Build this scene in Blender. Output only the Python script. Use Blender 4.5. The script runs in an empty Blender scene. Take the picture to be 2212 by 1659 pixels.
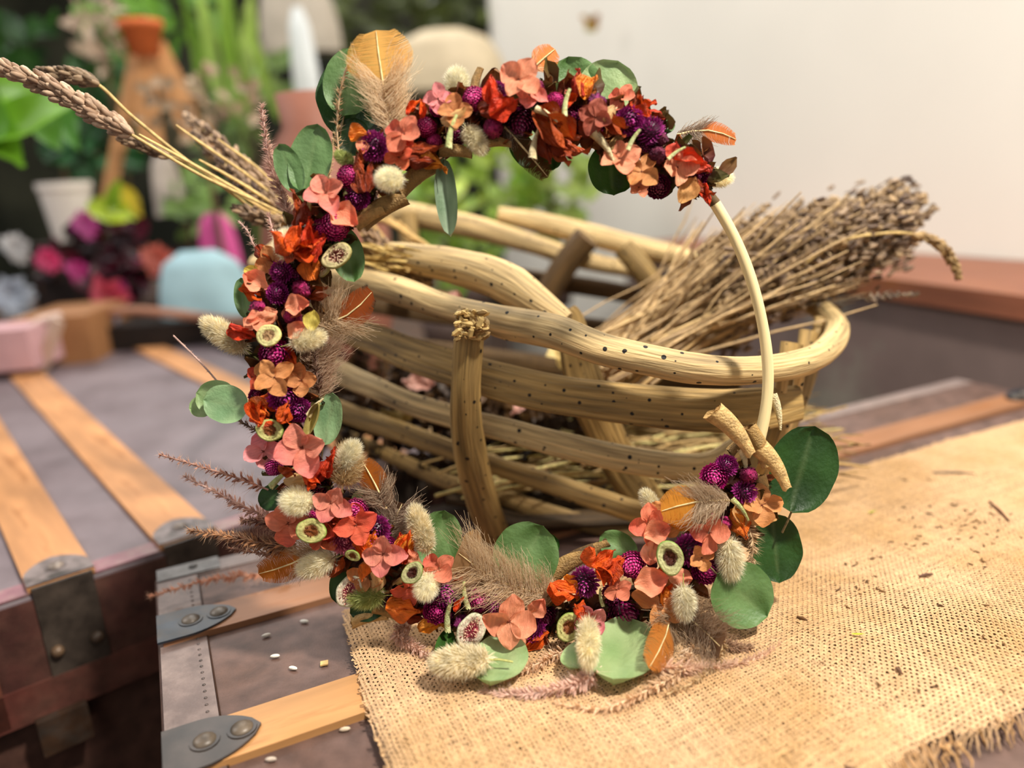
import bpy, math, random
import numpy as np
from mathutils import Vector, Matrix, noise
random.seed(7)
R = math.radians
U = random.uniform
col = bpy.context.scene.collection
# ---------------------------------------------------------------- camera frame
IW, IH, FPX = 2212, 1659, 1660.0
PITCH, ROLL, CH = R(15.1), R(3.7), 0.28
CAM = Vector((0, 0, CH))
FWD = Vector((0, math.cos(PITCH), -math.sin(PITCH)))
_r0 = Vector((1, 0, 0)); _u0 = Vector((0, math.sin(PITCH), math.cos(PITCH)))
CR = _r0 * math.cos(ROLL) - _u0 * math.sin(ROLL)
CU = _r0 * math.sin(ROLL) + _u0 * math.cos(ROLL)
def ray(x, y): return FWD + CR * ((x - IW / 2) / FPX) - CU * ((y - IH / 2) / FPX)
def G(x, y, z=0.0):
    d = ray(x, y); return CAM + d * ((z - CH) / d.z)
def P(x, y, Y):
    d = ray(x, y); return CAM + d * (Y / d.y)
def pxm(p): return (p - CAM).dot(FWD) / FPX          # metres per pixel at p
W0 = G(1150, 1400); LEAN = R(8)
WN = Vector((0, -math.cos(LEAN), math.sin(LEAN)))     # wreath plane normal, facing the viewer
def W(x, y, off=0.0):
    d = ray(x, y); t = (W0 + WN * off - CAM).dot(WN) / d.dot(WN); return CAM + d * t

def hx(s, k=1.0):
    v = [int(s[i:i+2], 16) / 255 for i in (0, 2, 4)]
    return tuple(min(1, k * ((c / 12.92) if c <= .04045 else ((c + .055) / 1.055) ** 2.4)) for c in v)
def mixc(a, b, t): return tuple(a[i] * (1 - t) + b[i] * t for i in range(3))

# ---------------------------------------------------------------- materials
MATS = {}
def mat(name, color='attr', var=.25, nscale=60, rough=.6, bump=.15, bscale=200, transl=0.0, stretch=(1, 1, 1), metal=0.0, spec=.35, coord='Object', dist=.001, second=None, sfac=(.45, .6), sscale=20, holes=None, sheen=0):
    m = bpy.data.materials.new(name); m.use_nodes = True
    nt = m.node_tree; N = nt.nodes; L = nt.links; N.clear()
    out = N.new('ShaderNodeOutputMaterial'); b = N.new('ShaderNodeBsdfPrincipled')
    tc = N.new('ShaderNodeTexCoord'); mp = N.new('ShaderNodeMapping'); mp.inputs['Scale'].default_value = stretch
    L.new(tc.outputs[coord], mp.inputs[0])
    nz = N.new('ShaderNodeTexNoise'); nz.inputs['Scale'].default_value = nscale; nz.inputs['Detail'].default_value = 6
    L.new(mp.outputs[0], nz.inputs['Vector'])
    mr = N.new('ShaderNodeMapRange'); mr.inputs[1].default_value = .3; mr.inputs[2].default_value = .7
    mr.inputs[3].default_value = 1 - var; mr.inputs[4].default_value = 1 + var
    L.new(nz.outputs['Fac'], mr.inputs[0])
    if color == 'attr':
        a = N.new('ShaderNodeAttribute'); a.attribute_name = 'Col'; src = a.outputs['Color']
    else:
        a = N.new('ShaderNodeRGB'); a.outputs[0].default_value = (*color, 1); src = a.outputs[0]
    if second is not None:
        n2 = N.new('ShaderNodeTexNoise'); n2.inputs['Scale'].default_value = sscale; n2.inputs['Detail'].default_value = 6
        n2.inputs['Roughness'].default_value = .65
        L.new(mp.outputs[0], n2.inputs['Vector'])
        r2 = N.new('ShaderNodeMapRange'); r2.inputs[1].default_value = sfac[0]; r2.inputs[2].default_value = sfac[1]
        L.new(n2.outputs['Fac'], r2.inputs[0])
        mx = N.new('ShaderNodeMixRGB'); mx.inputs[2].default_value = (*second, 1)
        L.new(r2.outputs[0], mx.inputs[0]); L.new(src, mx.inputs[1]); src = mx.outputs[0]
    vm = N.new('ShaderNodeVectorMath'); vm.operation = 'SCALE'
    L.new(src, vm.inputs[0]); L.new(mr.outputs[0], vm.inputs['Scale']); src = vm.outputs[0]
    oi = N.new('ShaderNodeObjectInfo')
    hs = N.new('ShaderNodeHueSaturation'); mo = N.new('ShaderNodeMapRange'); mo.inputs[3].default_value = .88; mo.inputs[4].default_value = 1.12
    L.new(oi.outputs['Random'], mo.inputs[0]); L.new(mo.outputs[0], hs.inputs['Value']); L.new(src, hs.inputs['Color']); src = hs.outputs[0]
    bnz = N.new('ShaderNodeTexNoise'); bnz.inputs['Scale'].default_value = bscale; bnz.inputs['Detail'].default_value = 5
    L.new(mp.outputs[0], bnz.inputs['Vector'])
    bp = N.new('ShaderNodeBump'); bp.inputs['Strength'].default_value = bump; bp.inputs['Distance'].default_value = dist
    hsrc = bnz.outputs['Fac']
    if holes:
        vo = N.new('ShaderNodeTexVoronoi'); vo.voronoi_dimensions = '2D'; vo.inputs['Scale'].default_value = holes[0]; vo.inputs['Randomness'].default_value = 1
        L.new(tc.outputs[coord], vo.inputs['Vector'])
        sp = N.new('ShaderNodeSeparateColor'); L.new(vo.outputs['Color'], sp.inputs[0])
        th = N.new('ShaderNodeMath'); th.operation = 'MULTIPLY'; th.inputs[1].default_value = holes[1]
        L.new(sp.outputs[0], th.inputs[0])
        sb = N.new('ShaderNodeMath'); sb.operation = 'SUBTRACT'; sb.inputs[1].default_value = holes[1] * .36
        L.new(th.outputs[0], sb.inputs[0])
        lt = N.new('ShaderNodeMath'); lt.operation = 'LESS_THAN'
        L.new(vo.outputs['Distance'], lt.inputs[0]); L.new(sb.outputs[0], lt.inputs[1])
        mh = N.new('ShaderNodeMixRGB'); mh.inputs[2].default_value = (.008, .005, .003, 1)
        L.new(lt.outputs[0], mh.inputs[0]); L.new(src, mh.inputs[1]); src = mh.outputs[0]
    L.new(hsrc, bp.inputs['Height'])
    L.new(src, b.inputs['Base Color']); L.new(bp.outputs[0], b.inputs['Normal'])
    b.inputs['Roughness'].default_value = rough; b.inputs['Metallic'].default_value = metal
    b.inputs['Specular IOR Level'].default_value = spec
    if sheen: b.inputs['Sheen Weight'].default_value = sheen
    if transl > 0:
        t = N.new('ShaderNodeBsdfTranslucent'); L.new(src, t.inputs['Color']); ms = N.new('ShaderNodeMixShader')
        ms.inputs[0].default_value = transl
        L.new(b.outputs[0], ms.inputs[1]); L.new(t.outputs[0], ms.inputs[2]); L.new(ms.outputs[0], out.inputs[0])
    else: L.new(b.outputs[0], out.inputs[0])
    MATS[name] = m; return m
petalM = mat('dried_petal', var=.18, nscale=3, bump=.25, bscale=9, transl=.28, rough=.55, dist=.03)
petalV = mat('veined_petal', var=.16, nscale=6, bump=.3, bscale=22, stretch=(.25, 1.6, 1), transl=.22, rough=.6, dist=.03)
crumpM = mat('crumpled_petal', var=.3, nscale=5, bump=.5, bscale=14, stretch=(.4, 1.5, 1), transl=.15, rough=.5, dist=.04)
globeM = mat('amaranth_bract', var=.25, nscale=4, bump=.1, transl=.12, rough=.38, spec=.5)
leafM = mat('eucalyptus_skin', var=.16, nscale=1.6, bump=.12, bscale=14, transl=.14, rough=.5, spec=.4, dist=.02)
fuzzM = mat('plant_fuzz', var=.2, nscale=5, bump=0, transl=.42, rough=.7, spec=.2)
dryM = mat('dry_stalk', var=.3, nscale=250, bump=.1, rough=.6)
dryU = mat('dry_stalk_unit', var=.3, nscale=30, bump=.1, rough=.6)
woodM = mat('driftwood', var=.5, nscale=230, stretch=(.07, 1, 1), rough=.62, bump=.9, bscale=420, coord='UV', dist=.0016, second=hx('5A4428'), sfac=(.47, .78), sscale=70, holes=(88, .22))
rattanM = mat('peeled_rattan', var=.12, nscale=200, stretch=(.1, 1, 1), rough=.5, bump=.25, bscale=300, coord='UV', dist=.0006)
plankM = mat('oak_batten', var=.28, nscale=40, stretch=(.14, 1, 1), rough=.5, bump=.3, bscale=200, coord='UV', dist=.0007, second=hx('8A5426'), sfac=(.52, .72), sscale=45)
hideM = mat('worn_canvas', var=.34, nscale=70, rough=.55, bump=.45, bscale=700, second=hx('5A4034'), sfac=(.42, .68), sscale=9, dist=.0008, spec=.45)
bindM = mat('worn_binding', var=.2, nscale=60, rough=.5, bump=.3, bscale=400, second=hx('86746C'), sfac=(.45, .7), sscale=30, dist=.0008, spec=.5)
steelM = mat('aged_steel', var=.45, nscale=60, rough=.42, bump=.15, bscale=200, metal=.1, spec=.5, dist=.0006, second=hx('3A322C'), sfac=(.45, .7), sscale=70)
clothM = mat('burlap_yarn', var=.16, nscale=300, rough=.85, bump=.3, bscale=2500, transl=.05, dist=.0004, second=hx('B48C58'), sfac=(.42, .72), sscale=12, sheen=.2)
barkM = mat('dry_bark', var=.3, nscale=6, bump=.4, bscale=25, rough=.55, dist=.02, second=hx('9A7440'), sfac=(.5, .75), sscale=9)
plainM = mat('matte_colour', var=.12, nscale=14, rough=.6, bump=.05, bscale=60)
glossM = mat('glazed', var=.05, nscale=10, rough=.25, bump=0, spec=.5)
foliM = mat('fresh_leaf', var=.25, nscale=12, rough=.4, bump=.1, bscale=40, transl=.3, spec=.5)
wallM = mat('painted_plaster', color=hx('E2DDD2'), var=.03, nscale=3, rough=.8, bump=.08, bscale=60)
darkwallM = mat('dim_backwall', color=hx('4A4A3A'), var=.3, nscale=2, rough=.9, bump=.08, bscale=60, second=hx('23261C'), sfac=(.4, .6), sscale=1.3)
floorM = mat('old_floor', color=hx('5C4A40'), var=.2, nscale=8, rough=.6, bump=.1, bscale=60)

# ---------------------------------------------------------------- mesh builder
class MB:
    def __init__(s): s.v = []; s.f = []; s.c = []; s.uv = []; s.m = []; s.cm = 0
    def add(s, vs, fs, c=(1, 1, 1), uvs=None):
        o = len(s.v); s.v += [tuple(v) for v in vs]
        s.c += (c if isinstance(c, list) else [c] * len(vs))
        s.uv += (uvs if uvs else [(0, 0)] * len(vs))
        for f in fs: s.f.append(tuple(i + o for i in f)); s.m.append(s.cm)
    def grid(s, pts, nu, nv, c, uvs=None, flip=False):
        fs = []
        for i in range(nu - 1):
            for j in range(nv - 1):
                a = i * nv + j; q = (a, a + nv, a + nv + 1, a + 1)
                fs.append(q[::-1] if flip else q)
        s.add(pts, fs, c, uvs)
    def build(s, name, mats, parent=None, smooth=True, inv=None):
        me = bpy.data.meshes.new(name)
        me.from_pydata(s.v, [], s.f); me.update()
        if not isinstance(mats, (list, tuple)): mats = [mats]
        for m in mats: me.materials.append(m)
        ca = me.color_attributes.new('Col', 'FLOAT_COLOR', 'POINT')
        arr = np.ones((len(s.v), 4), dtype=np.float32); arr[:, :3] = np.array(s.c, dtype=np.float32).reshape(-1, 3)
        ca.data.foreach_set('color', arr.ravel())
        uvl = me.uv_layers.new(name='UVMap'); li = np.empty(len(me.loops), dtype=np.int32)
        me.loops.foreach_get('vertex_index', li)
        uvl.data.foreach_set('uv', np.array(s.uv, dtype=np.float32)[li].ravel())
        me.polygons.foreach_set('material_index', np.array(s.m, dtype=np.int32))
        if smooth: me.polygons.foreach_set('use_smooth', np.ones(len(s.f), dtype=bool))
        me.update()
        o = bpy.data.objects.new(name, me); col.objects.link(o)
        if parent:
            o.parent = parent
            o.location = (0, 0, 0) if inv else -Vector(root_of(parent))
        return o
    # shapes in metres
    def tube(s, pts, rad, n=10, c=(1, 1, 1), cap=True, lump=0, seed=0, flat=None, uo=0):
        pts = [Vector(p) for p in pts]; k = len(pts)
        if not isinstance(rad, (list, tuple)): rad = [rad] * k
        T = [(pts[min(i + 1, k - 1)] - pts[max(i - 1, 0)]).normalized() for i in range(k)]
        ref = Vector((0, 0, 1)) if abs(T[0].z) < .9 else Vector((1, 0, 0))
        if flat is not None: ref = Vector(flat[0])
        nrm = (ref - T[0] * ref.dot(T[0])).normalized(); vs = []; uvs = []; cs = []; u = uo; st = n + 1
        for i in range(k):
            nrm = (nrm - T[i] * nrm.dot(T[i])).normalized(); bi = T[i].cross(nrm)
            if i: u += (pts[i] - pts[i - 1]).length
            for j in range(n + 1):
                a = 2 * math.pi * j / n; rr = rad[i]
                if lump:
                    q = Vector((u * 14 + seed, math.cos(a) * .6, math.sin(a) * .6 + seed)); rr *= 1 + lump * noise.noise(q) + lump * .35 * noise.noise(q * 3.1)
                fn = 1.0 if flat is None else flat[1]
                vs.append(pts[i] + nrm * math.cos(a) * rr * fn + bi * math.sin(a) * rr); uvs.append((u + seed * .37, a * rad[k // 2] + seed * .11))
                cs.append(c[i] if isinstance(c, list) else c)
        fs = [(i * st + j, i * st + j + 1, (i + 1) * st + j + 1, (i + 1) * st + j) for i in range(k - 1) for j in range(n)]
        s.add(vs, fs, cs, uvs)
        if cap:
            for i in (0, k - 1):
                o = len(s.v); ring = vs[i * st:i * st + n]
                cc = cs[i * st]
                s.add([pts[i]] + ring, [(0, 1 + j, 1 + (j + 1) % n) if i else (0, 1 + (j + 1) % n, 1 + j) for j in range(n)], cc, [(u + .3, .2)] + [(u + .3 + .01 * math.cos(j), .2 + .01 * math.sin(j)) for j in range(n)])
    def box(s, o, ax, ay, az, c=(1, 1, 1), uvs=1):
        o, ax, ay, az = map(Vector, (o, ax, ay, az)); lx, ly, lz = ax.length, ay.length, az.length
        for (p, a, b, la, lb) in ((o, ay, ax, ly, lx), (o + az, ax, ay, lx, ly), (o, ax, az, lx, lz), (o + ay, az, ax, lz, lx), (o, az, ay, lz, ly), (o + ax, ay, az, ly, lz)):
            uu = [(0, 0), (la, 0), (la, lb), (0, lb)]
            if la < lb: uu = [(0, 0), (0, la), (lb, la), (lb, 0)]
            s.add([p, p + a, p + a + b, p + b], [(0, 1, 2, 3)], c, uu)
    def ellip(s, M, r, c, nu=6, nv=8):
        vs = []; cs = []
        for i in range(nu + 1):
            th = math.pi * i / nu
            for j in range(nv):
                a = 2 * math.pi * j / nv
                vs.append(M @ Vector((r[0] * math.cos(th), r[1] * math.sin(th) * math.cos(a), r[2] * math.sin(th) * math.sin(a))))
        fs = [(i * nv + j, (i + 1) * nv + j, (i + 1) * nv + (j + 1) % nv, i * nv + (j + 1) % nv) for i in range(nu) for j in range(nv)]
        s.add(vs, fs, c)
    def lathe(s, prof, n=32, c=(1, 1, 1), o=(0, 0, 0)):
        vs = [(o[0] + r * math.cos(2 * math.pi * j / n), o[1] + r * math.sin(2 * math.pi * j / n), o[2] + z) for r, z in prof for j in range(n)]
        k = len(prof); s.add(vs, [(i * n + j, i * n + (j + 1) % n, (i + 1) * n + (j + 1) % n, (i + 1) * n + j) for i in range(k - 1) for j in range(n)], c)
ROOTS = {}
def root_of(o):
    while o.parent: o = o.parent
    return ROOTS.get(o.name, (0, 0, 0))
def empty(name, loc, label, cat, group=None):
    o = bpy.data.objects.new(name, None); o.empty_display_size = .03; o.location = loc; col.objects.link(o)
    ROOTS[o.name] = tuple(loc); o['label'] = label; o['category'] = cat
    if group: o['group'] = group
    return o
def tag(o, label=None, cat=None, group=None, kind=None):
    if label: o['label'] = label
    if cat: o['category'] = cat
    if group: o['group'] = group
    if kind: o['kind'] = kind
    return o
def place(me_objs, parent, Mw, name=None):
    """copy a prototype [part, subparts...] to a world matrix under parent"""
    p = me_objs[0].copy(); col.objects.link(p); p.parent = parent
    p.matrix_basis = Matrix.Translation(-Vector(root_of(parent))) @ Mw if parent else Mw
    for sp in me_objs[1:]:
        q = sp.copy(); col.objects.link(q); q.parent = p; q.matrix_basis = Matrix()
    return p
PROTO = []
def proto(*objs):
    objs = list(objs); PROTO.extend(objs); return objs
def catmull(pts, per=6):
    P_ = [Vector(p) for p in pts]; out = []
    for i in range(len(P_) - 1):
        a = P_[max(i - 1, 0)]; b = P_[i]; c_ = P_[i + 1]; d = P_[min(i + 2, len(P_) - 1)]
        for k in range(per):
            t = k / per
            out.append(.5 * ((2 * b) + (c_ - a) * t + (2 * a - 5 * b + 4 * c_ - d) * t * t + (3 * b - a - 3 * c_ + d) * t ** 3))
    out.append(P_[-1]); return out
def interp(vals, k):
    out = []; n = len(vals) - 1
    for i in range(k):
        t = i / (k - 1) * n; j = min(int(t), n - 1); out.append(vals[j] * (1 - t + j) + vals[j + 1] * (t - j))
    return out
# ---------------------------------------------------------------- petals
def petal(mb, M, L=1.0, Wd=.8, prof=None, cup=.2, bend=.2, crump=.05, nu=10, nv=7, c0=(1, 1, 1), c1=(1, 1, 1), seed=0, twist=0, curl=0, ruffle=0, edge=None):
    prof = prof or (lambda t: math.sin(math.pi * min(1, t * .93 + .04)) ** .75)
    pts = []; cs = []; uv = []
    for i in range(nu):
        t = i / (nu - 1)
        for j in range(nv):
            w = 2 * j / (nv - 1) - 1
            h = Wd / 2 * max(.02, prof(t))
            x = L * t - .06 * L * w * w * t; y = w * h
            z = cup * w * w * h * 2 + bend * L * t * t
            if ruffle: z += ruffle * L * abs(w) * math.sin(t * 9 + seed + w * 2) * t
            if crump: z += crump * L * noise.noise(Vector((t * 3.3 + seed, w * 1.7, seed * 1.3))) ; y += crump * .6 * L * noise.noise(Vector((t * 4 + seed + 9, w * 1.2, seed)))
            if curl:
                a = curl * w; y = h * math.sin(a * 1.0) / max(.3, curl) * 1.0; z += h * (1 - math.cos(a)) / max(.3, curl)
            if twist:
                a = twist * t; y, z = y * math.cos(a) - z * math.sin(a), y * math.sin(a) + z * math.cos(a)
            pts.append(M @ Vector((x, y, z)))
            cc = mixc(c0, c1, min(1, t * 1.1))
            if edge and (abs(w) > .8 or t > .93): cc = mixc(cc, edge, .6)
            cs.append(cc); uv.append((t, w * .5))
    mb.grid(pts, nu, nv, cs, uv)
def basis(x, z, o=(0, 0, 0), s=1.0):
    x = Vector(x).normalized(); z = Vector(z); z = (z - x * z.dot(x)).normalized(); y = z.cross(x)
    M = Matrix((x, y, z)).transposed().to_4x4() @ Matrix.Scale(s, 4); M.translation = Vector(o); return M
def rot(ax, a): return Matrix.Rotation(a, 4, ax)
# ---------------------------------------------------------------- wreath part prototypes (unit size)
def hide_proto(o): o.hide_render = True
def fib(n):
    ga = math.pi * (3 - 5 ** .5)
    for i in range(n):
        z = 1 - 2 * (i + .5) / n; r = math.sqrt(1 - z * z); yield Vector((r * math.cos(ga * i), r * math.sin(ga * i), z)), z
def make_globe(seed, ca, cb, n=230, flare=.5, ln=.42):
    rnd = random.Random(seed); mb = MB()
    mb.ellip(Matrix(), (.82, .82, .85), mixc(ca, (0, 0, 0), .45), 8, 12)
    for d, z in fib(n):
        up = Vector((0, 0, 1)) - d * d.z
        if up.length < .05: up = Vector((1, 0, 0))
        up.normalize(); t = (up * (1 - flare) + d * flare * rnd.uniform(.7, 1.4)).normalized()
        sd = d.cross(up).normalized(); L = ln * rnd.uniform(.75, 1.2); w = .135
        p = d * .8; k = rnd.uniform(0, .55)
        tipc = mixc(cb, hx('F4B8D4'), .9 * k if rnd.random() > .55 else .12)
        vs = [p - t * .05, p + sd * w + t * L * .45 + d * .03, p + t * L + d * .05, p - sd * w + t * L * .45 + d * .03, p + t * L * .5 + d * .09]
        mb.add(vs, [(0, 1, 4), (1, 2, 4), (2, 3, 4), (3, 0, 4)], [ca, mixc(ca, cb, .5), tipc, mixc(ca, cb, .5), cb])
    return proto(mb.build('globe_amaranth', globeM, smooth=False))
M1, M2 = hx('5E0A48'), hx('B02A94')
GL = [make_globe(1, hx('64063C'), hx('CC2084'), 190, .35, .34), make_globe(2, hx('5C0840'), hx('B83090'), 170, .55, .42), make_globe(3, hx('720A40'), hx('DA2C88'), 200, .25, .32), make_globe(4, hx('520838'), hx('AC3288'), 160, .7, .44)]
GD = [make_globe(5, hx('3A0420'), hx('84104E'), 180, .35, .34), make_globe(6, hx('460628'), hx('921458'), 170, .45, .38)]
GP = [make_globe(7, hx('A02A5A'), hx('EE92A4'), 170, .6, .45)]
def make_bud(seed, ca, cb):
    rnd = random.Random(seed); mb = MB()
    mb.ellip(Matrix(), (.6, .6, .6), mixc(ca, (0, 0, 0), .5), 6, 8)
    for i in range(26):
        a = i * 2.4; ti = .25 + 1.3 * i / 26
        d = Vector((math.cos(a) * math.sin(ti), math.sin(a) * math.sin(ti), math.cos(ti)))
        M = basis(d.cross(Vector((0, 0, 1))).cross(d) + d * .35, d, d * .55 - (d.cross(Vector((0, 0, 1))).cross(d)).normalized() * .4)
        petal(mb, M, .85, .9, cup=-.5, bend=-.25, crump=.28, nu=7, nv=6, c0=ca, c1=mixc(ca, cb, rnd.uniform(.3, 1)), seed=seed * 10 + i, edge=cb, ruffle=.12)
    return proto(mb.build('rosebud', crumpM))
BU = [make_bud(1, hx('5A0C3C'), hx('B04488')), make_bud(2, hx('6A0A3A'), hx('C03070')), make_bud(3, hx('4A0E2C'), hx('98405E'))]
def make_floret(seed, ca, cb, n=4, miss=()):
    rnd = random.Random(seed); mb = MB()
    for i in range(n):
        if i in miss: continue
        a = i * 2 * math.pi / n + rnd.uniform(-.2, .2)
        tilt = rnd.uniform(-.15, .55)
        M = rot('Z', a) @ rot('Y', -tilt) @ rot('X', rnd.uniform(-.4, .4)) @ Matrix.Translation((.03, 0, .02 * i))
        k = rnd.uniform(-.15, .15)
        petal(mb, M, rnd.uniform(.88, 1.08), rnd.uniform(.8, 1.0), lambda t: (math.sin(math.pi * min(1, (t * .9 + .0)) ** .9) ** .8) * (1 if t < .95 else .8) + .03, cup=rnd.uniform(.05, .35), bend=rnd.uniform(-.3, .2), crump=.09, nu=13, nv=11, c0=mixc(ca, hx('B05A3A'), .35), c1=mixc(cb, ca, .5 + k * 3), seed=seed * 7 + i, ruffle=.05)
    f = mb.build('hydrangea_floret', petalV)
    cb_ = MB(); cb_.ellip(Matrix.Translation((0, 0, .06)), (.055, .055, .055), hx('6A2A14'), 5, 7)
    for i in range(4):
        a = i * 1.57 + .6; cb_.tube([(0, 0, .05), (.1 * math.cos(a), .1 * math.sin(a), .13)], [.014, .006], 4, hx('4A1A10'))
    c = cb_.build('floret_center', dryU)
    return proto(f, c)
SA, SB = hx('F4AC84'), hx('EC8264')
FL = [make_floret(11, SA, SB), make_floret(12, hx('F6B48A'), hx('F09270')), make_floret(13, hx('F0906E'), hx('E46050')), make_floret(14, hx('EE9A80'), hx('E87C7A'))]
FT = [make_floret(15, hx('DCA468'), hx('D88A4C')), make_floret(16, hx('D0925A'), hx('C87A44'))]
FR = [make_floret(17, hx('E8684A'), hx('E04A38')), make_floret(18, hx('E47A50'), hx('E8583C'))]
FD = [make_floret(19, hx('B0604C'), hx('9A4434'))]
FP = [make_floret(20, hx('F2A0A0'), hx('E87A88'))]
def make_petal1(name, seed, ca, cb, wd=.8, **k):
    mb = MB(); petal(mb, Matrix.Translation((-.5, 0, 0)), 1, wd, c0=ca, c1=cb, seed=seed, nu=14, nv=11, **k)
    return proto(mb.build(name, petalV))
PS = [make_petal1('hydrangea_petal', 3, SA, SB, .85, cup=.3, bend=.15, crump=.15, ruffle=.08), make_petal1('hydrangea_petal', 4, SB, SA, .8, cup=-.35, bend=-.2, crump=.18, ruffle=.1)]
PT = [make_petal1('hydrangea_petal', 5, hx('D8A86A'), hx('CC8C50'), .75, cup=.4, bend=.15, crump=.12), make_petal1('hydrangea_petal', 6, hx('E2BC86'), hx('D0A060'), .7, cup=-.5, bend=.2, crump=.12)]
PR = [make_petal1('hydrangea_petal', 7, hx('EA6A4E'), hx('E25440'), .75, cup=.4, bend=.2, crump=.18, ruffle=.1)]
PY = [make_petal1('hydrangea_petal', 8, hx('D8C86A'), hx('C8B450'), .8, cup=.35, bend=.1, crump=.08)]
def make_orange(seed, ca, cb, n=2, wd=.36, spread=.25, spike=True):
    rnd = random.Random(seed); mb = MB()
    for i in range(n):
        a = rnd.uniform(-spread, spread)
        M = Matrix.Translation((-.5, rnd.uniform(-.06, .06) * n, .04 * i)) @ rot('Z', a) @ rot('X', rnd.uniform(-.8, .8))
        petal(mb, M, rnd.uniform(.75, 1.02), wd * rnd.uniform(.8, 1.25), lambda t: (.35 + .65 * math.sin(math.pi * t ** .8)) * (1 - t ** 6 * .9), cup=rnd.choice([-1, 1]) * rnd.uniform(.4, 1.1), bend=rnd.uniform(-.2, .2), crump=.14, nu=16, nv=9, c0=mixc(ca, cb, rnd.random()), c1=mixc(ca, cb, rnd.random()), seed=seed * 5 + i, twist=rnd.uniform(-1, 1), ruffle=.1, edge=mixc(cb, hx('5A1C08'), .4))
    return proto(mb.build('orange_petal', crumpM))
OA, OB = hx('F0681A'), hx('D8420C')
OR = [make_orange(1, OA, OB, 2), make_orange(2, OA, hx('E85A10'), 3, .3), make_orange(3, hx('F08A2A'), OA, 2, .4), make_orange(4, OA, hx('D83808'), 1, .38)]
OD = [make_orange(5, hx('B04812'), hx('8A2E0C'), 3, .3), make_orange(6, hx('C0561A'), hx('9A360C'), 2, .34)]
ORD = [make_orange(7, hx('EC4A1E'), hx('D03012'), 2, .34), make_orange(8, hx('E04018'), hx('B82A10'), 3, .3)]
OY = [make_orange(9, hx('F4A83A'), hx('EE8A22'), 2, .42), make_orange(10, hx('F0962E'), hx('E0701A'), 1, .45)]
OC = [make_orange(21 + i, OA, OB, 5, .5, 1.5) for i in range(2)]           # crumpled clumps
def make_leaf(seed, ca, cb, asp=1.0, cup=.12, stem=True, notch=0, fold=0, name='eucalyptus_leaf'):
    rnd = random.Random(seed); mb = MB(); pts = []; cs = []; uv = []; nu, nv = 20, 15
    for i in range(nu):
        t = i / (nu - 1)
        for j in range(nv):
            w = 2 * j / (nv - 1) - 1
            h = .5 * asp * math.sin(math.acos(max(-1, min(1, 1 - 2 * t)))) * (1 + .05 * noise.noise(Vector((t * 4, w, seed))))
            x = t - .5; y = w * h
            if notch and t > .45: x -= notch * max(0, 1 - abs(w - .12) * 2.4) * (t - .45) / .55
            z = cup * (w * w * .5 + (t - .5) ** 2) + .045 * noise.noise(Vector((t * 2 + seed, w * 1.4, 0))) + .012 * abs(math.sin(w * 6 + t * 8)) * 0
            if fold: a = fold * abs(w); z += abs(y) * math.sin(a); y *= math.cos(a)
            c = mixc(ca, cb, min(1, max(0, .5 + .9 * noise.noise(Vector((t * 2.5 + seed * 3, w * 1.5, 3))))))
            if abs(w) < .09 and t < .85: c = mixc(c, hx('B8C890'), .08); z -= .008
            pts.append((x, y, z)); cs.append(c); uv.append((t, w))
    mb.grid(pts, nu, nv, cs, uv); o = mb.build(name, leafM)
    L = [o]
    if stem:
        s = MB(); s.tube([(-.49, 0, .1 * cup * 4), (-.6, .01, .03), (-.75, .03, -.02)], [.014, .016, .018], 6, hx('6A5A3A')); L.append(s.build('leaf_stem', dryU))
    return proto(*L)
LG, LP, LDK = (hx('7C9A68'), hx('587C46')), (hx('A6BC84'), hx('86A46A')), (hx('30581A'), hx('234010'))
LM = [make_leaf(31, *LG, 1.0), make_leaf(32, hx('6C8C56'), hx('4C6E36'), .95)]
LL = [make_leaf(33, *LP, 1.0), make_leaf(34, hx('96B484'), hx('74986A'), .9)]
LK = [make_leaf(35, *LDK, .85), make_leaf(36, hx('2C501E'), hx('1E3C14'), .95)]
LN = [make_leaf(37, hx('5A7A48'), hx('6A8A56'), .62)]
LH = [make_leaf(38, hx('96A68C'), hx('6E8468'), .34, cup=.25, fold=.6)]
def make_tail(seed, ca, cb, asp=.5, n=2600, hl=.2):
    rnd = random.Random(seed); mb = MB()
    mb.ellip(Matrix(), (.42, .42 * asp, .42 * asp), mixc(ca, cb, .5), 8, 10)
    for d, z in fib(n):
        d = Vector((d.z, d.x, d.y)); p = Vector((d.x * .43, d.y * .43 * asp, d.z * .43 * asp))
        q = Vector((d.x * .7 + .75, d.y, d.z)).normalized() if rnd.random() < .8 else Vector((d.x + rnd.uniform(-.5, .5), d.y + rnd.uniform(-.5, .5), d.z)).normalized()
        L = hl * rnd.uniform(.5, 1.3); sd = q.cross(Vector((rnd.uniform(-1, 1), rnd.uniform(-1, 1), rnd.uniform(-1, 1)))).normalized() * .006
        mid = p + q * L * .55; tip = p + q * L + Vector((rnd.uniform(-.02, .02), rnd.uniform(-.02, .02), rnd.uniform(-.02, .02)))
        c = mixc(ca, cb, rnd.random())
        mb.add([p - sd, p + sd, mid + sd * .8, mid - sd * .8, tip], [(0, 1, 2, 3), (3, 2, 4)], c)
    o = mb.build('bunny_tail', fuzzM, smooth=False)
    s = MB(); s.tube([(-.4, 0, 0), (-.6, 0, -.02), (-.8, .02, -.06)], [.02, .016, .016], 6, hx('A8A860')); return proto(o, s.build('tail_stem', dryU))
CR1, CR2 = hx('FFFAE6'), hx('E6DCB4')
BT = [make_tail(41, CR1, CR2, .52), make_tail(42, hx('FCF6E0'), hx('E2D8B2'), .45), make_tail(43, hx('FFFCEC'), hx('E6DEB8'), .72, 2600, .22)]
BB = [make_tail(44, hx('E8D4AA'), hx('C6A26A'), .6, 3000, .2)]
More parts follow.
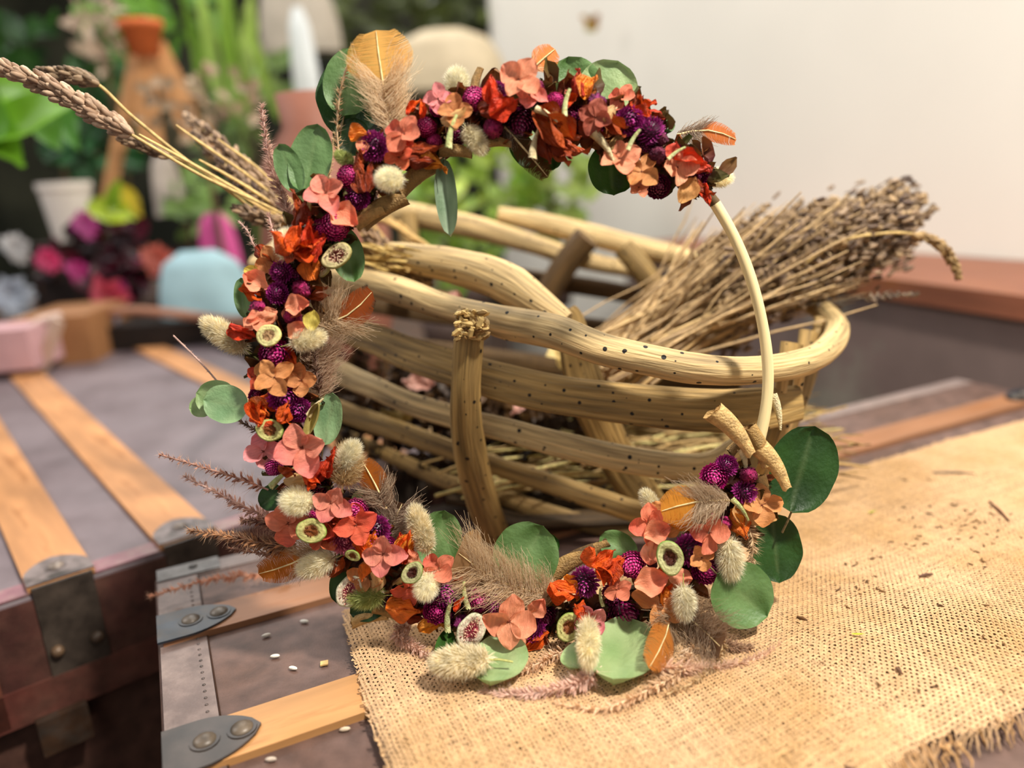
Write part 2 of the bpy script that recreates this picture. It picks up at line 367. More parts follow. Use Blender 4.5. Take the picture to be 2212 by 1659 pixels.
BL = [make_tail(45, hx('FCF4DC'), hx('E0D0A2'), .34, 3200, .14)]
BG = [make_tail(46, hx('C8CE88'), hx('96A258'), .5)]
def make_slice(seed, rind, flesh, inner, asp=.8, fig=False):
    rnd = random.Random(seed); mb = MB(); n = 28; z0, z1 = -.08, .08
    def rr(a): return (.5 * (1 + .07 * noise.noise(Vector((math.cos(a) * 1.5, math.sin(a) * 1.5, seed)))))
    def ring(f, z): return [(math.cos(2 * math.pi * j / n) * rr(2 * math.pi * j / n) * f, math.sin(2 * math.pi * j / n) * rr(2 * math.pi * j / n) * f * asp, z + .03 * math.sin(2 * math.pi * j / n * 2 + seed)) for j in range(n)]
    rings = [(.9, z0, rind), (1.0, z0 * .3, rind), (1.0, z1 * .6, rind), (.93, z1, mixc(rind, flesh, .6)), (.86, z1, flesh), (.74, z1 * .8, mixc(flesh, inner, .25)), (.62, z1 * .95, flesh), (.52, z1 * .5, mixc(flesh, inner, .5)), (.4, z1 * .2, inner), (.02, z1 * .05, inner)]
    vs = []; cs = []
    for f, z, c in rings:
        if .3 < f < .8 and z > 0: vs += [(p_[0] * (1 + .22 * noise.noise(Vector((p_[0] * 9, p_[1] * 9, seed)))), p_[1] * (1 + .22 * noise.noise(Vector((p_[0] * 9, p_[1] * 9, seed)))), p_[2] + .05 * noise.noise(Vector((p_[0] * 14, p_[1] * 14, seed)))) for p_ in ring(f, z)]
        else: vs += ring(f, z)
        cs += [mixc(c, inner, .25 * max(0, noise.noise(Vector((k_ * .7, f * 5, seed))))) for k_ in range(n)]
    mb.add(vs, [(i * n + j, i * n + (j + 1) % n, (i + 1) * n + (j + 1) % n, (i + 1) * n + j) for i in range(len(rings) - 1) for j in range(n)], cs)
    mb.add(ring(.9, z0), [tuple(range(n))[::-1]], rind)
    o = mb.build('fig_slice', petalM)
    s = MB()
    for i in range(90 if fig else 34):
        a = rnd.uniform(0, 6.28); r = rnd.uniform(.05, .39 if fig else .42) if fig else rnd.uniform(.3, .42)
        if not fig: r = .2 + rnd.uniform(-.02, .03)
        M = Matrix.Translation((r * math.cos(a) * 1.0, r * math.sin(a) * asp, z1 * (.9 if fig else .55))) @ rot('Z', a)
        s.ellip(M, (.035 if fig else .03, .016, .016), mixc(inner, hx('F0D8B0') if fig and rnd.random() > .5 else hx('3A1A08'), .6), 4, 5)
    return proto(o, s.build('seeds', dryU))
SF = [make_slice(51, hx('A8A060'), hx('DCCF98'), hx('7A3028'), .7, True)]
SL = [make_slice(52, hx('8CA84C'), hx('D8D488'), hx('8A4A1C'), .8), make_slice(53, hx('7E9A48'), hx('D6D498'), hx('4A1C0A'), .75)]
SW = [make_slice(54, hx('D8D080'), hx('ECE6A2'), hx('C09A70'), .9)]
SP_ = [make_slice(55, hx('D8DCB8'), hx('F0E8CC'), hx('C04A60'), .75, True)]
def make_curl(seed, ca, cb, turns=1.3, taper=.5, rad=.22):
    mb = MB(); nu, nv = 14, 18; pts = []; cs = []
    for i in range(nu):
        t = i / (nu - 1)
        for j in range(nv):
            s = j / (nv - 1); a = s * turns * 2 * math.pi + t * 1.2; r = rad * (1 - taper * t) * (1 - .3 * s) * (1 + .1 * noise.noise(Vector((t * 3, s * 3, seed))))
            e = .06 * noise.noise(Vector((s * 8, seed, 0)))
            pts.append((t - .5 + (e if i in (0, nu - 1) else 0), r * math.cos(a) + .07 * math.sin(t * 3), r * math.sin(a))); cs.append(mixc(ca, cb, s))
    mb.grid(pts, nu, nv, cs, [(0, 0)] * len(pts)); return proto(mb.build('leaf_curl', barkM))
CU1 = [make_curl(61, hx('D2AE72'), hx('8A6430')), make_curl(62, hx('C09A5C'), hx('6A4820'), 1.1, .3)]
CP = [make_curl(63, hx('EADBAE'), hx('B89A5C'), .7, .75, .17)]
CD = [make_curl(64, hx('A8854E'), hx('4A3214'), 1.0, .2)]
CGN = [make_curl(65, hx('A8B870'), hx('E0DCA8'), .5, .45, .13)]

# ---------------------------------------------------------------- room, trunks
def struct(mb, name, m): o = mb.build(name, m, smooth=False); o['kind'] = 'structure'; return o
FLZ = -.55
mb = MB(); mb.box((-5, -1.2, FLZ - .05), (9, 0, 0), (0, 7, 0), (0, 0, .05)); struct(mb, 'floor', floorM)
bz = .10
def proj(p):
    d = Vector(p) - CAM; k = d.dot(FWD); return IW / 2 + FPX * d.dot(CR) / k, IH / 2 - FPX * d.dot(CU) / k
wa, wb = G(1480, 513, bz), G(2212, 562, bz); wd = (wb - wa).normalized(); wn = Vector((wd.y, -wd.x, 0)) * -1
t = 0
while proj(wa - wd * t + Vector((0, 0, .4)))[0] > 1072: t += .01
wa = wa - wd * t; wa.z = 0; WLEN = t + (wb - G(1480, 513, bz)).length + 1.6
mb = MB(); mb.box(wa + Vector((0, 0, FLZ)), wd * WLEN, wn * .12, (0, 0, 3.3)); struct(mb, 'wall_right', wallM)
mb = MB(); mb.box((-5, 4.9, FLZ), (9, 0, 0), (0, .1, 0), (0, 0, 3.3)); struct(mb, 'wall_back', darkwallM)

def az(a): return Vector((math.sin(R(a)), math.cos(R(a)), 0))
def hdir(x):                                              # ground direction towards a vanishing point on the horizon at image column x
    d = ray(x, 452 - .065 * x); d.z = 0; return d.normalized()
E1 = hdir(300); E2 = Vector((E1.y, -E1.x, 0))
C0 = G(333, 1238)
def roundbox(mb, o, ax, ay, h, r, c):
    """slab with rounded top edges; o = top corner, ax, ay horizontal, goes down by h"""
    o = Vector(o); lx, ly = ax.length, ay.length; ux, uy = ax.normalized(), ay.normalized(); ks = 5
    rings = [(0, -h)] + [(r * (1 - math.cos(math.pi / 2 * i / ks)), -r + r * math.sin(math.pi / 2 * i / ks)) for i in range(ks + 1)]
    n = None; vs = []
    for ins, z in rings:
        ring = []
        rc = .012
        for (cx, cy, a0) in ((lx, ly, 0), (0, ly, 90), (0, 0, 180), (lx, 0, 270)):
            ccx = cx - rc if cx else rc; ccy = cy - rc if cy else rc
            for q in range(4):
                a = R(a0 + 30 * q); rr = max(.0005, rc - ins * .8)
                ring.append(o + ux * (ccx + (rr) * math.cos(a) - (0 if False else 0)) + uy * (ccy + rr * math.sin(a)) + Vector((0, 0, z)))
        n = len(ring); vs += ring
    fs = [(i * n + j, i * n + (j + 1) % n, (i + 1) * n + (j + 1) % n, (i + 1) * n + j) for i in range(len(rings) - 1) for j in range(n)]
    fs.append(tuple((len(rings) - 1) * n + j for j in range(n))); fs.append(tuple(range(n))[::-1])
    if (ux.cross(uy)).z < 0: fs = [f[::-1] for f in fs]
    mb.add(vs, fs, c)
def plate(o, dx, dy, L, Wd, c, root, rivets, name='metal_cap', up=Vector((0, 0, 1)), th=.0016):
    """leaf shaped metal plate from o along dx, pointed end; rivets as sub-parts"""
    mb = MB(); n = 14; top = []; bot = []
    for i in range(n):
        t = i / (n - 1); h = Wd / 2 * (1 if t < .35 else math.cos((t - .35) / .65 * math.pi / 2) ** .62)
        for w in (-1, 1): top.append(o + dx * L * t + dy * h * w + up * th); bot.append(o + dx * L * t + dy * h * w)
    k = len(top); fs = []
    for i in range(n - 1):
        a = 2 * i; fs.append((a, a + 2, a + 3, a + 1)); fs.append((a + k, a + 2 + k, a + 2, a)); fs.append((a + 1, a + 3, a + 3 + k, a + 1 + k))
    mb.add(top + bot, fs, c); p = mb.build(name, steelM, root, smooth=False)
    p['label'] = 'dark metal cap with pointed end'
    for t in rivets:
        q = MB(); cc = o + dx * L * t + up * th
        q.ellip(Matrix.Translation(cc) @ basis(up, dx).to_3x3().to_4x4(), (.0032, .0062, .0062), mixc(c, hx('8A7A66'), .5), 8, 14)
        q.tube([cc, cc + up * .0006], .0078, 16, mixc(c, (0, 0, 0), .3))
        ob = q.build('rivet', steelM, p, inv=True)
    return p
# front trunk
hideM.node_tree.nodes['Noise Texture'].inputs['Detail'].default_value = 9
tr = empty('steamer_trunk', (C0.x + .2, C0.y - .1, FLZ), 'brown canvas travel trunk with wooden battens, under the burlap and wreath', 'trunk')
LX, LY = .93, .62
mb = MB(); roundbox(mb, C0, E2 * LX, -E1 * LY, .075, .004, hx('6C544C')); mb.build('lid', hideM, tr, smooth=False)
mb = MB(); roundbox(mb, C0 + E2 * .004 - E1 * .004 + Vector((0, 0, -.076)), E2 * (LX - .008), -E1 * (LY - .008), -FLZ - .077, .002, hx('5A463C')); mb.build('body', hideM, tr, smooth=False)
def strip(o, a, La, b, Lb, th, c, name, m, root, label=None):
    q = MB(); q.box(o, a * La, b * Lb, Vector((0, 0, th)), c); r = q.build(name, m, root, smooth=False)
    if label: r['label'] = label
    return r
def dist1(px, py): return -(G(px, py) - C0).dot(E1)      # distance from the far edge
# binding along the left edge, with nails and a seam line
strip(C0 - E1 * .004 + E2 * .002, -E1, LY - .01, E2, .028, .0012, hx('6E5C56'), 'edge_binding', bindM, tr, 'greyish leather edge binding')
strip(C0 - E1 * .004 + E2 * .004, E2, LX - .01, -E1, .020, .0011, hx('857570'), 'edge_binding', bindM, tr, 'greyish leather edge binding')
k = .03
while k < .36:
    q = MB(); cc = C0 - E1 * k + E2 * (.0245) + Vector((0, 0, .0012)); q.ellip(Matrix.Translation(cc), (.0011, .0011, .0007), hx('5A4E4A'), 4, 7); q.build('nail', steelM, tr); k += .0068
def batten(y0, y1, c, capc, capl, rv):
    d0, d1 = dist1(*y0), dist1(*y1); w = d1 - d0
    strip(C0 - E1 * d0 + E2 * .004, E2, LX - .01, -E1, w, .0045, c, 'batten', plankM, tr, 'pale wooden batten')
    plate(C0 - E1 * (d0 + w / 2) + E2 * .001 + Vector((0, 0, .0045)), E2, E1, capl, w * 1.08, capc, tr, rv)
    plate(C0 - E1 * (d0 + w / 2) + E2 * (LX - .004) + Vector((0, 0, .0045)), -E2, E1, capl, w * 1.08, capc, tr, rv)
batten((333, 1352), (333, 1408), hx('96694A'), hx('242A32'), .050, (.42, .78))
batten((333, 1612), (333, 1712), hx('C8935C'), hx('3E342E'), .049, (.42, .8))
q = MB(); q.tube([C0 - E1 * .002 + E2 * .0305 + Vector((0, 0, .0006)), C0 - E1 * .33 + E2 * .0305 + Vector((0, 0, .0006))], .0007, 5, hx('3A2418')); q.build('seam', dryM, tr)
q = MB(); q.tube([C0 + E2 * .006 - E1 * .021 + Vector((0, 0, .0006)), C0 + E2 * .5 - E1 * .021 + Vector((0, 0, .0006))], .0007, 5, hx('2A2220')); q.build('seam', dryM, tr)
# corner plate at the far-left corner
q = MB(); q.box(C0 - E1 * .002 + E2 * .002 + Vector((0, 0, .0012)), E2 * .045, -E1 * .020, Vector((0, 0, .0012)), hx('6A6664')); pc = q.build('corner_plate', steelM, tr, smooth=False)
q = MB(); q.ellip(Matrix.Translation(C0 - E1 * .011 + E2 * .028 + Vector((0, 0, .0026))), (.0035, .0035, .0018), hx('3A3634'), 6, 10); q.build('rivet', steelM, pc, inv=True)

# left trunk
F1 = hdir(-280); F2 = Vector((F1.y, -F1.x, 0)); D0 = G(108, 1272)
bt = empty('steamer_trunk', (D0.x, D0.y + .2, FLZ), 'grey canvas trunk with three orange-brown wooden battens, left of the wreath', 'trunk')
tl = (G(385, 722) - D0).dot(F2); td = (G(385, 722) - D0).dot(F1)
O2 = D0 - F2 * .55
mb = MB(); roundbox(mb, O2, F2 * (tl + .55), F1 * td, .085, .004, hx('8C8288')); mb.build('lid', mat('grey_canvas', color=hx('776A6E'), var=.1, nscale=14, rough=.5, bump=.2, bscale=300, second=hx('57494C'), sfac=(.42, .68), sscale=6, dist=.0008, spec=.5), bt, smooth=False)
mb = MB(); roundbox(mb, O2 + F1 * .014 + F2 * .01 + Vector((0, 0, -.086)), F2 * (tl + .53), F1 * (td - .03), -FLZ - .087, .002, hx('4A3028')); mb.build('body', hideM, bt, smooth=False)
# edge rail around the lid's front
strip(O2 - F1 * .004 + Vector((0, 0, -.1)), F2, tl + .55, F1, .012, .03, hx('5A2E26'), 'edge_rail', hideM, bt, 'dark red-brown lower rail')
strip(O2 - F1 * .0015 + Vector((0, 0, -.083)), F2, tl + .548, F1, .0014, .079, hx('4A2A24'), 'lid_front', hideM, bt, 'dark red-brown leather lid front')
strip(O2 + Vector((0, 0, .0)), F2, tl + .55, F1, .022, .0018, hx('8A6068'), 'edge_binding', bindM, bt, 'rosy worn edge binding')
for (xa, ya, xb, yb) in ((62, 1225, 178, 1236), (352, 1148, 432, 1160), (610, 1060, 690, 1060)):
    a = (G(xa, ya) - D0).dot(F2); b = (G(xb, yb) - D0).dot(F2); w = .046
    m_ = (a + b) / 2
    if xa > 600: m_ = tl - .09
    strip(D0 + F2 * (m_ - w / 2) + F1 * .0 + Vector((0, 0, 0)), F1, td - .002, F2, w, .005, hx('C48C5C'), 'batten', plankM, bt, 'orange-brown wooden batten')
    plate(D0 + F2 * m_ + F1 * .001 + Vector((0, 0, .005)), F1, F2, .045, w, hx('7A6E6C'), bt, (.5,))
    # cap down the front
    q = MB(); q.box(D0 + F2 * (m_ - w * .45) - F1 * .003 + Vector((0, 0, -.075)), F2 * w * .9, F1 * .003, Vector((0, 0, .08)), hx('4A4038')); cp = q.build('front_cap', steelM, bt, smooth=False)
    for s_ in (-.3, .3):
        q = MB(); q.ellip(Matrix.Translation(D0 + F2 * (m_ + w * s_) - F1 * .004 + Vector((0, 0, -.05))), (.005, .005, .005), hx('5A4634'), 6, 10); q.build('rivet', steelM, cp, inv=True)
# big corner bracket on the far left front
q = MB(); q.box(D0 - F2 * .16 - F1 * .004 + Vector((0, 0, -.098)), F2 * .115, F1 * .004, Vector((0, 0, .099)), hx('6A3E30')); cp = q.build('corner_bracket', steelM, bt, smooth=False)
for a, z in ((.09, -.03), (.02, -.06), (.1, -.08)):
    q = MB(); q.ellip(Matrix.Translation(D0 + F2 * (-.16 + a) - F1 * .005 + Vector((0, 0, z))), (.006, .006, .006), hx('4A3A30'), 6, 10); q.build('rivet', steelM, cp, inv=True)
q = MB(); q.box(D0 - F2 * .03 - F1 * .012 + Vector((0, 0, -.128)), F2 * .035, F1 * .02, Vector((0, 0, .03)), hx('3A281C')); q.build('latch', steelM, bt, smooth=False)['label'] = 'dull brown latch plate'

# right: wooden bench by the wall and a low trunk beyond
b0, b1 = G(2330, 655, bz), G(1480, 545, bz); bd = (b1 - b0).normalized(); bn = Vector((bd.y, -bd.x, 0))
if bn.y < 0: bn = -bn
k0_ = b0 - bd * .25; k1_ = b1 + bd * .3
def towall(p): return p + bn * ((wa - p).dot(wn) / bn.dot(wn))
def prism(q, pts, z0, z1, c):
    n = len(pts); vs = [(p.x, p.y, z1) for p in pts] + [(p.x, p.y, z0) for p in pts]
    ar = sum(pts[i].x * pts[(i + 1) % n].y - pts[(i + 1) % n].x * pts[i].y for i in range(n))
    fs = [tuple(range(n)), tuple(range(2 * n - 1, n - 1, -1))] + [(i, i + n, (i + 1) % n + n, (i + 1) % n) for i in range(n)]
    if ar < 0: fs = [f[::-1] for f in fs]
    q.add(vs, fs, c, [((Vector(v) - k0_).dot(bd), (Vector(v) - k0_).dot(bn) + v[2]) for v in vs])
be = empty('wooden_bench', (*(k0_ + bd * .6 + bn * .2).xy, FLZ), 'red-brown wooden bench with a thick top along the pale wall', 'bench')
q = MB(); prism(q, [k0_, k1_, towall(k1_) - bn * .003, towall(k0_) - bn * .003], bz - .03, bz, hx('86523C')); q.build('bench_top', plankM, be, smooth=False)
LC = mat('panel_leather', color=hx('7C6A64'), var=.15, nscale=10, rough=.5, bump=.2, bscale=300, second=hx('8E8E7E'), sfac=(.55, .68), sscale=3.2, dist=.0008)
q = MB(); prism(q, [k0_ + bn * .014, k1_ + bn * .014, k1_ + bn * .05, k0_ + bn * .05], FLZ, bz - .03, hx('72605A')); q.build('front_panel', LC, be, smooth=False)['label'] = 'dusky grey-brown front panel'
q = MB(); q.box(k1_ + bn * .05 + Vector((0, 0, FLZ - bz)), bn * .12, bd * -.04, Vector((0, 0, bz - .031 - FLZ)), hx('3E2A20')); q.build('leg', plankM, be, smooth=False)

# ---------------------------------------------------------------- burlap
from math import floor
outline_px = [(742, 1338), (752, 1390), (770, 1450), (786, 1520), (806, 1590), (832, 1660), (880, 1800), (1400, 1900), (1800, 1790), (1905, 1712), (1962, 1660), (2005, 1632), (2050, 1606), (2105, 1604), (2150, 1590), (2215, 1552), (2300, 1500), (2420, 1400), (2420, 1000), (2340, 890), (2212, 922), (2050, 962), (1900, 1012), (1790, 1042), (1640, 1112), (1480, 1185), (1300, 1245), (1000, 1312), (850, 1330)]
OUT = np.array([(G(x, y).x, G(x, y).y) for x, y in outline_px])
def inside(x, y):
    r = np.zeros(x.shape, bool); n = len(OUT); j = n - 1
    for i in range(n):
        xi, yi = OUT[i]; xj, yj = OUT[j]
        c = ((yi > y) != (yj > y)) & (x < (xj - xi) * (y - yi) / (yj - yi + 1e-12) + xi); r ^= c; j = i
    return r
def edged(x, y):
    d = np.full(x.shape, 9.0); n = len(OUT)
    for i in range(n):
        a = OUT[i]; b = OUT[(i + 1) % n]; ab = b - a; t = np.clip(((x - a[0]) * ab[0] + (y - a[1]) * ab[1]) / (ab @ ab), 0, 1)
        d = np.minimum(d, np.hypot(x - a[0] - t * ab[0], y - a[1] - t * ab[1]))
    return d
def Hc(x, y):
    e = np.clip(edged(x, y) / .016, 0, 1); e = np.sqrt(1 - (1 - e) ** 2)
    w = .0016 * np.sin(x * 23 + y * 11) + .0013 * np.sin(x * 9 - y * 34 + 1) + .0008 * np.sin(x * 55 + y * 60) + .0018 * np.exp(-((y - .40 - .25 * (x - .25)) / .03) ** 2)
    return .0052 + e * (.0045 + w)
def Hp(p): return float(Hc(np.array([p[0]]), np.array([p[1]]))[0])
pitch = .00205; A1 = Vector((math.cos(R(24)), math.sin(R(24)), 0)); A2 = Vector((-A1.y, A1.x, 0))
cen = np.array([.33, .45]); S = .60
V = []; Fq = []; Cc = []
rng = np.random.default_rng(3); off = 0
for fam in range(2):
    a, b = (A1, A2) if fam == 0 else (A2, A1)
    nth = int(2 * S / pitch)
    ns = int(2 * S / (pitch * .5)); sj = (np.arange(ns) - ns / 2) * pitch * .5
    for i in range(nth):
        t0 = (i - nth / 2) * pitch; ph = rng.uniform(0, 6)
        tj = t0 + .00022 * np.sin(sj * 90 + ph) + .00018 * np.sin(sj * 410 + ph * 3) + .006 * np.sin(sj * 5 + (0 if fam else 1.2)) * .5 + rng.normal(0, .00008)
        x = cen[0] + a.x * sj + b.x * tj; y = cen[1] + a.y * sj + b.y * tj
        ins = inside(x, y)
        if not ins.any(): continue
        idx = np.where(ins)[0]; lo = idx[0]; hi = idx[-1] + 1
        ex = rng.integers(0, 3); lo = max(0, lo - ex); hi = min(ns, hi + ex)
        if hi - lo < 3: continue
        x = x[lo:hi]; y = y[lo:hi]; jj = np.arange(lo, hi)
        z = Hc(x, y) + .00042 * np.sin(np.pi * (jj * .5 + i + .25 + (1 if fam else 0)))
        w = pitch * (.315 + .06 * np.sin(jj * .21 + ph) + rng.uniform(-.05, .08))
        m = len(x); bx, by = b.x, b.y
        vs = np.empty((m, 3, 3)); vs[:, 0] = np.stack([x - bx * w, y - by * w, z - .0002], 1); vs[:, 1] = np.stack([x, y, z + .0003], 1); vs[:, 2] = np.stack([x + bx * w, y + by * w, z - .0002], 1)
        V.append(vs.reshape(-1, 3)); q = np.arange(m - 1)[:, None] * 3 + off
        keep = (ins[lo:hi][:-1] | (np.arange(m - 1) < 3) | (np.arange(m - 1) > m - 5))[:, None]
        f1 = np.hstack([q, q + 3, q + 4, q + 1])[keep[:, 0]]; f2 = np.hstack([q + 1, q + 4, q + 5, q + 2])[keep[:, 0]]
        Fq += [f1, f2] if fam == 0 else [f1, f2]
        sh = rng.uniform(.82, 1.12); base = np.array(hx('CFA97E')) * sh
        Cc.append(np.tile(base, (m * 3, 1))); off += m * 3
V = np.vstack(V).astype(np.float32); Fq = np.vstack(Fq).astype(np.int32); Cc = np.vstack(Cc)
nt_ = len(V)
# folded cloth's backing layer, coloured dark as the shade in the weave gaps
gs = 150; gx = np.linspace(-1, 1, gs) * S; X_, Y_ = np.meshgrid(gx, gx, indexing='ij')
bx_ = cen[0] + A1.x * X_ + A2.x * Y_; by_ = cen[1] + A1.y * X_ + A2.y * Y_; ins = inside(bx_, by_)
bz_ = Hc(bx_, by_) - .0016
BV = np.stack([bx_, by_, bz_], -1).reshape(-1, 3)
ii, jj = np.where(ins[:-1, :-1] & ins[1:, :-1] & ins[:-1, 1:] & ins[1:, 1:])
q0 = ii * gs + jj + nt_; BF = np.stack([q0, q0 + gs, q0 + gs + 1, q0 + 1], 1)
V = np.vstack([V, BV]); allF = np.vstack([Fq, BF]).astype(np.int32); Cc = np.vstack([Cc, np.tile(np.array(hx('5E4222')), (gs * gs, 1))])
me = bpy.data.meshes.new('burlap_cloth'); me.vertices.add(len(V)); me.vertices.foreach_set('co', V.astype(np.float32).ravel())
me.loops.add(len(allF) * 4); me.loops.foreach_set('vertex_index', allF.ravel()); me.polygons.add(len(allF))
me.polygons.foreach_set('loop_start', np.arange(len(allF), dtype=np.int32) * 4); me.update(calc_edges=True)
ca = me.color_attributes.new('Col', 'FLOAT_COLOR', 'POINT'); ar = np.ones((len(V), 4), np.float32); ar[:, :3] = Cc; ca.data.foreach_set('color', ar.ravel())
me.materials.append(clothM); me.polygons.foreach_set('use_smooth', np.ones(len(allF), bool)); me.validate()
bo = bpy.data.objects.new('burlap_cloth', me); col.objects.link(bo)
tag(bo, 'coarse tan burlap cloth with frayed edge spread over the trunk under the wreath', 'cloth')
def strand(p, q, sag, r, c, mbx, n=6, wob=.003, seed=0):
    pts = []
    for i in range(n + 1):
        t = i / n; v = Vector(p).lerp(Vector(q), t); v.z += sag * math.sin(math.pi * t)
        v += Vector((noise.noise(Vector((t * 3, seed, 0))), noise.noise(Vector((t * 3, seed, 5))), noise.noise(Vector((t * 3, seed, 9))) * .5)) * wob * math.sin(math.pi * t)
        pts.append(v)
    mbx.tube(pts, [r] * n + [r * .5], 5, c)
fr = MB()
for i in range(34):
    t = i / 33; a = G(1905 + 110 * t, 1712 - 85 * t, .006) ; b = a + (G(1960, 1790) - G(1900, 1700)).normalized() * U(.004, .012) + Vector((U(-.003, .003), 0, -.004))
    strand(a - (b - a) * .6, b, .001, .0006, mixc(hx('CFA97E'), hx('B98A52'), random.random()), fr, 4, .002, i)
for i in range(26):
    t = i / 25; a = G(2020 + 190 * t, 1620 - 60 * t, .006); b = a + (G(2060, 1650) - G(2040, 1600)).normalized() * U(.003, .009) + Vector((U(-.003, .003), 0, -.004))
    strand(a - (b - a) * .6, b, .001, .0005, mixc(hx('CFA97E'), hx('B98A52'), random.random()), fr, 4, .002, i + 50)
fo = fr.build('frayed_edge', clothM, bo, inv=True)
for k, (a, b) in enumerate((((2040, 1606), (2075, 1670)), ((2062, 1602), (2100, 1660)), ((2030, 1612), (2048, 1660)))):
    q = MB(); strand(G(*a, .006), G(*b, .0025), .004, .0007, hx('D8A86E'), q, 6, .006, k); q.build('loose_thread', clothM, bo, inv=True)

# ---------------------------------------------------------------- basket
bk = empty('driftwood_basket', (*G(1250, 1120).xy, 0), 'large oval basket of worm-holed driftwood branches and slats behind the wreath', 'basket')
WD1, WD2, WD3 = hx('C6AA78'), hx('967A48'), hx('5A4428')
def path(pts):  # (px, py, Y, radius px)
    V_ = [P(x, y, Y) for x, y, Y, *_ in pts]; k = (len(V_) - 1) * 7 + 1
    c = catmull(V_, 7); rad = interp([r[3] for r in pts], len(c)); return c, [rr * pxm(p) for rr, p in zip(rad, c)]
def branch(name, pts, c, seed, lump=.16, n=16, label=None, ny=None, flat=1.0):
    cc, rr = path(pts); q = MB(); q.tube(cc, rr, n, c, True, lump, seed, flat=None if ny is None else (ny, flat)); o = q.build(name, woodM, bk)
    if label: o['label'] = label
    return o
branch('rim', [(560, 575, .66, 28), (690, 590, .62, 29), (770, 605, .59, 30), (860, 628, .565, 31), (950, 660, .54, 30), (1030, 680, .52, 30), (1100, 698, .505, 37), (1200, 718, .49, 38), (1300, 755, .475, 35), (1400, 777, .465, 33), (1500, 795, .46, 34), (1600, 800, .463, 32), (1700, 790, .48, 31), (1770, 765, .515, 29), (1808, 722, .56, 26), (1795, 685, .61, 24), (1740, 650, .66, 22), (1600, 600, .72, 22)], WD1, 1, .14, 18)
branch('rim', [(1600, 600, .72, 20), (1470, 556, .76, 22), (1350, 527, .78, 24), (1240, 500, .79, 24), (1150, 478, .80, 22), (1075, 462, .80, 16)], WD1, 2, .14)
branch('rim', [(1380, 585, .77, 16), (1250, 560, .78, 20), (1150, 528, .78, 22), (1050, 498, .79, 24), (960, 478, .79, 26), (880, 462, .80, 26), (800, 458, .80, 24), (700, 480, .78, 22), (620, 530, .72, 24), (570, 575, .66, 26)], WD1, 3, .15)
lg = branch('broken_branch', [(845, 553, .60, 30), (900, 560, .59, 32), (980, 575, .58, 38), (1050, 592, .565, 44), (1110, 620, .55, 46), (1170, 660, .535, 36), (1225, 694, .525, 20)], WD1, 4, .12, 18, 'bulging branch with splintered end')
# splintered rotten end
q = MB(); random.seed(21)
for i in range(120):
    t = random.random(); a = P(U(800, 935), U(540, 592) - 6, U(.575, .60)); L_ = U(.008, .035) 
    dv = (P(790, 545, .61) - P(900, 562, .59)).normalized() + Vector((U(-.2, .2), U(-.2, .2), U(-.25, .2)))
    c = mixc(hx('E8C678'), hx('6A4418'), random.random() ** 1.5)
    sd = Vector((U(-1, 1), U(-1, 1), U(-1, 1))).normalized() * U(.0008, .0026)
    m_ = a + dv * L_ * .5; e = a + dv * L_
    q.add([a - sd, a + sd, m_ + sd, m_ - sd, e, a + Vector((0, 0, .0015)), m_ + Vector((0, 0, .0016))], [(0, 1, 6), (0, 6, 3), (1, 2, 6), (3, 6, 4), (6, 2, 4), (0, 3, 4)], c)
sp = q.build('splinters', dryM, lg, inv=True, smooth=False)
cc, rr = path([(792, 548, .61, 20), (850, 556, .60, 27), (930, 570, .59, 30)]); q = MB(); q.tube(cc, rr, 14, hx('8A6228'), True, .5, 6); q.build('rotten_core', woodM, lg, inv=True)
for i, s in enumerate([
    [(600, 640, .64, 26), (740, 708, .60, 29), (820, 736, .575, 34), (880, 762, .555, 38), (970, 792, .53, 41), (1080, 824, .512, 42), (1200, 853, .498, 43), (1350, 872, .486, 45), (1500, 884, .48, 46), (1640, 884, .485, 48), (1730, 870, .50, 38)],
    [(600, 745, .65, 22), (740, 808, .61, 26), (810, 838, .58, 25), (880, 870, .56, 25), (980, 900, .54, 26), (1080, 925, .525, 26), (1200, 958, .51, 27), (1350, 992, .50, 30), (1460, 1006, .495, 30), (1530, 1002, .495, 28), (1580, 975, .50, 25), (1640, 935, .51, 24)],
    [(610, 830, .66, 20), (740, 888, .63, 22), (880, 938, .59, 22), (980, 975, .565, 22), (1080, 1010, .55, 22), (1200, 1048, .538, 23), (1300, 1082, .53, 24), (1400, 1110, .523, 24), (1560, 1112, .525, 22)],
    [(620, 895, .67, 14), (740, 940, .64, 15), (880, 1002, .61, 18), (980, 1045, .585, 18), (1080, 1072, .572, 18), (1200, 1112, .562, 20), (1350, 1145, .553, 21), (1500, 1155, .553, 22)]]):
    cc, rr = path(s); q = MB()
    # flattened slats: thick rounded planks, grain along the length
    ups = []
    q.tube(cc, rr, 16, [WD2, WD1, WD2, mixc(WD2, WD3, .4)][i], True, .10, 10 + i, flat=((0, -1, .15), .22 + .12 * (i > 0)))
    q.build('slat', woodM, bk)
branch('post', [(1018, 676, .492, 33), (1012, 740, .487, 34), (1006, 830, .488, 34), (1008, 920, .497, 34), (1020, 1000, .51, 35), (1042, 1080, .528, 36), (1070, 1160, .548, 34)], WD2, 5, .1, 16, 'upright front post with a chewed broken top', (0, -1, 0), .6)
q = MB(); random.seed(5)
for i in range(110):
    a = P(U(985, 1052), U(680, 742) - 8, U(.470, .482)); c = mixc(hx('F0D088'), hx('6A4418'), random.random() ** 1.2); r_ = U(.0006, .0022)
    q.ellip(Matrix.Translation(a) @ rot('X', U(0, 3)) @ rot('Z', U(0, 3)), (r_ * 2.2, r_, r_ * .7), c, 3, 5)
q.build('crumbled_wood', dryM, bk, smooth=False)
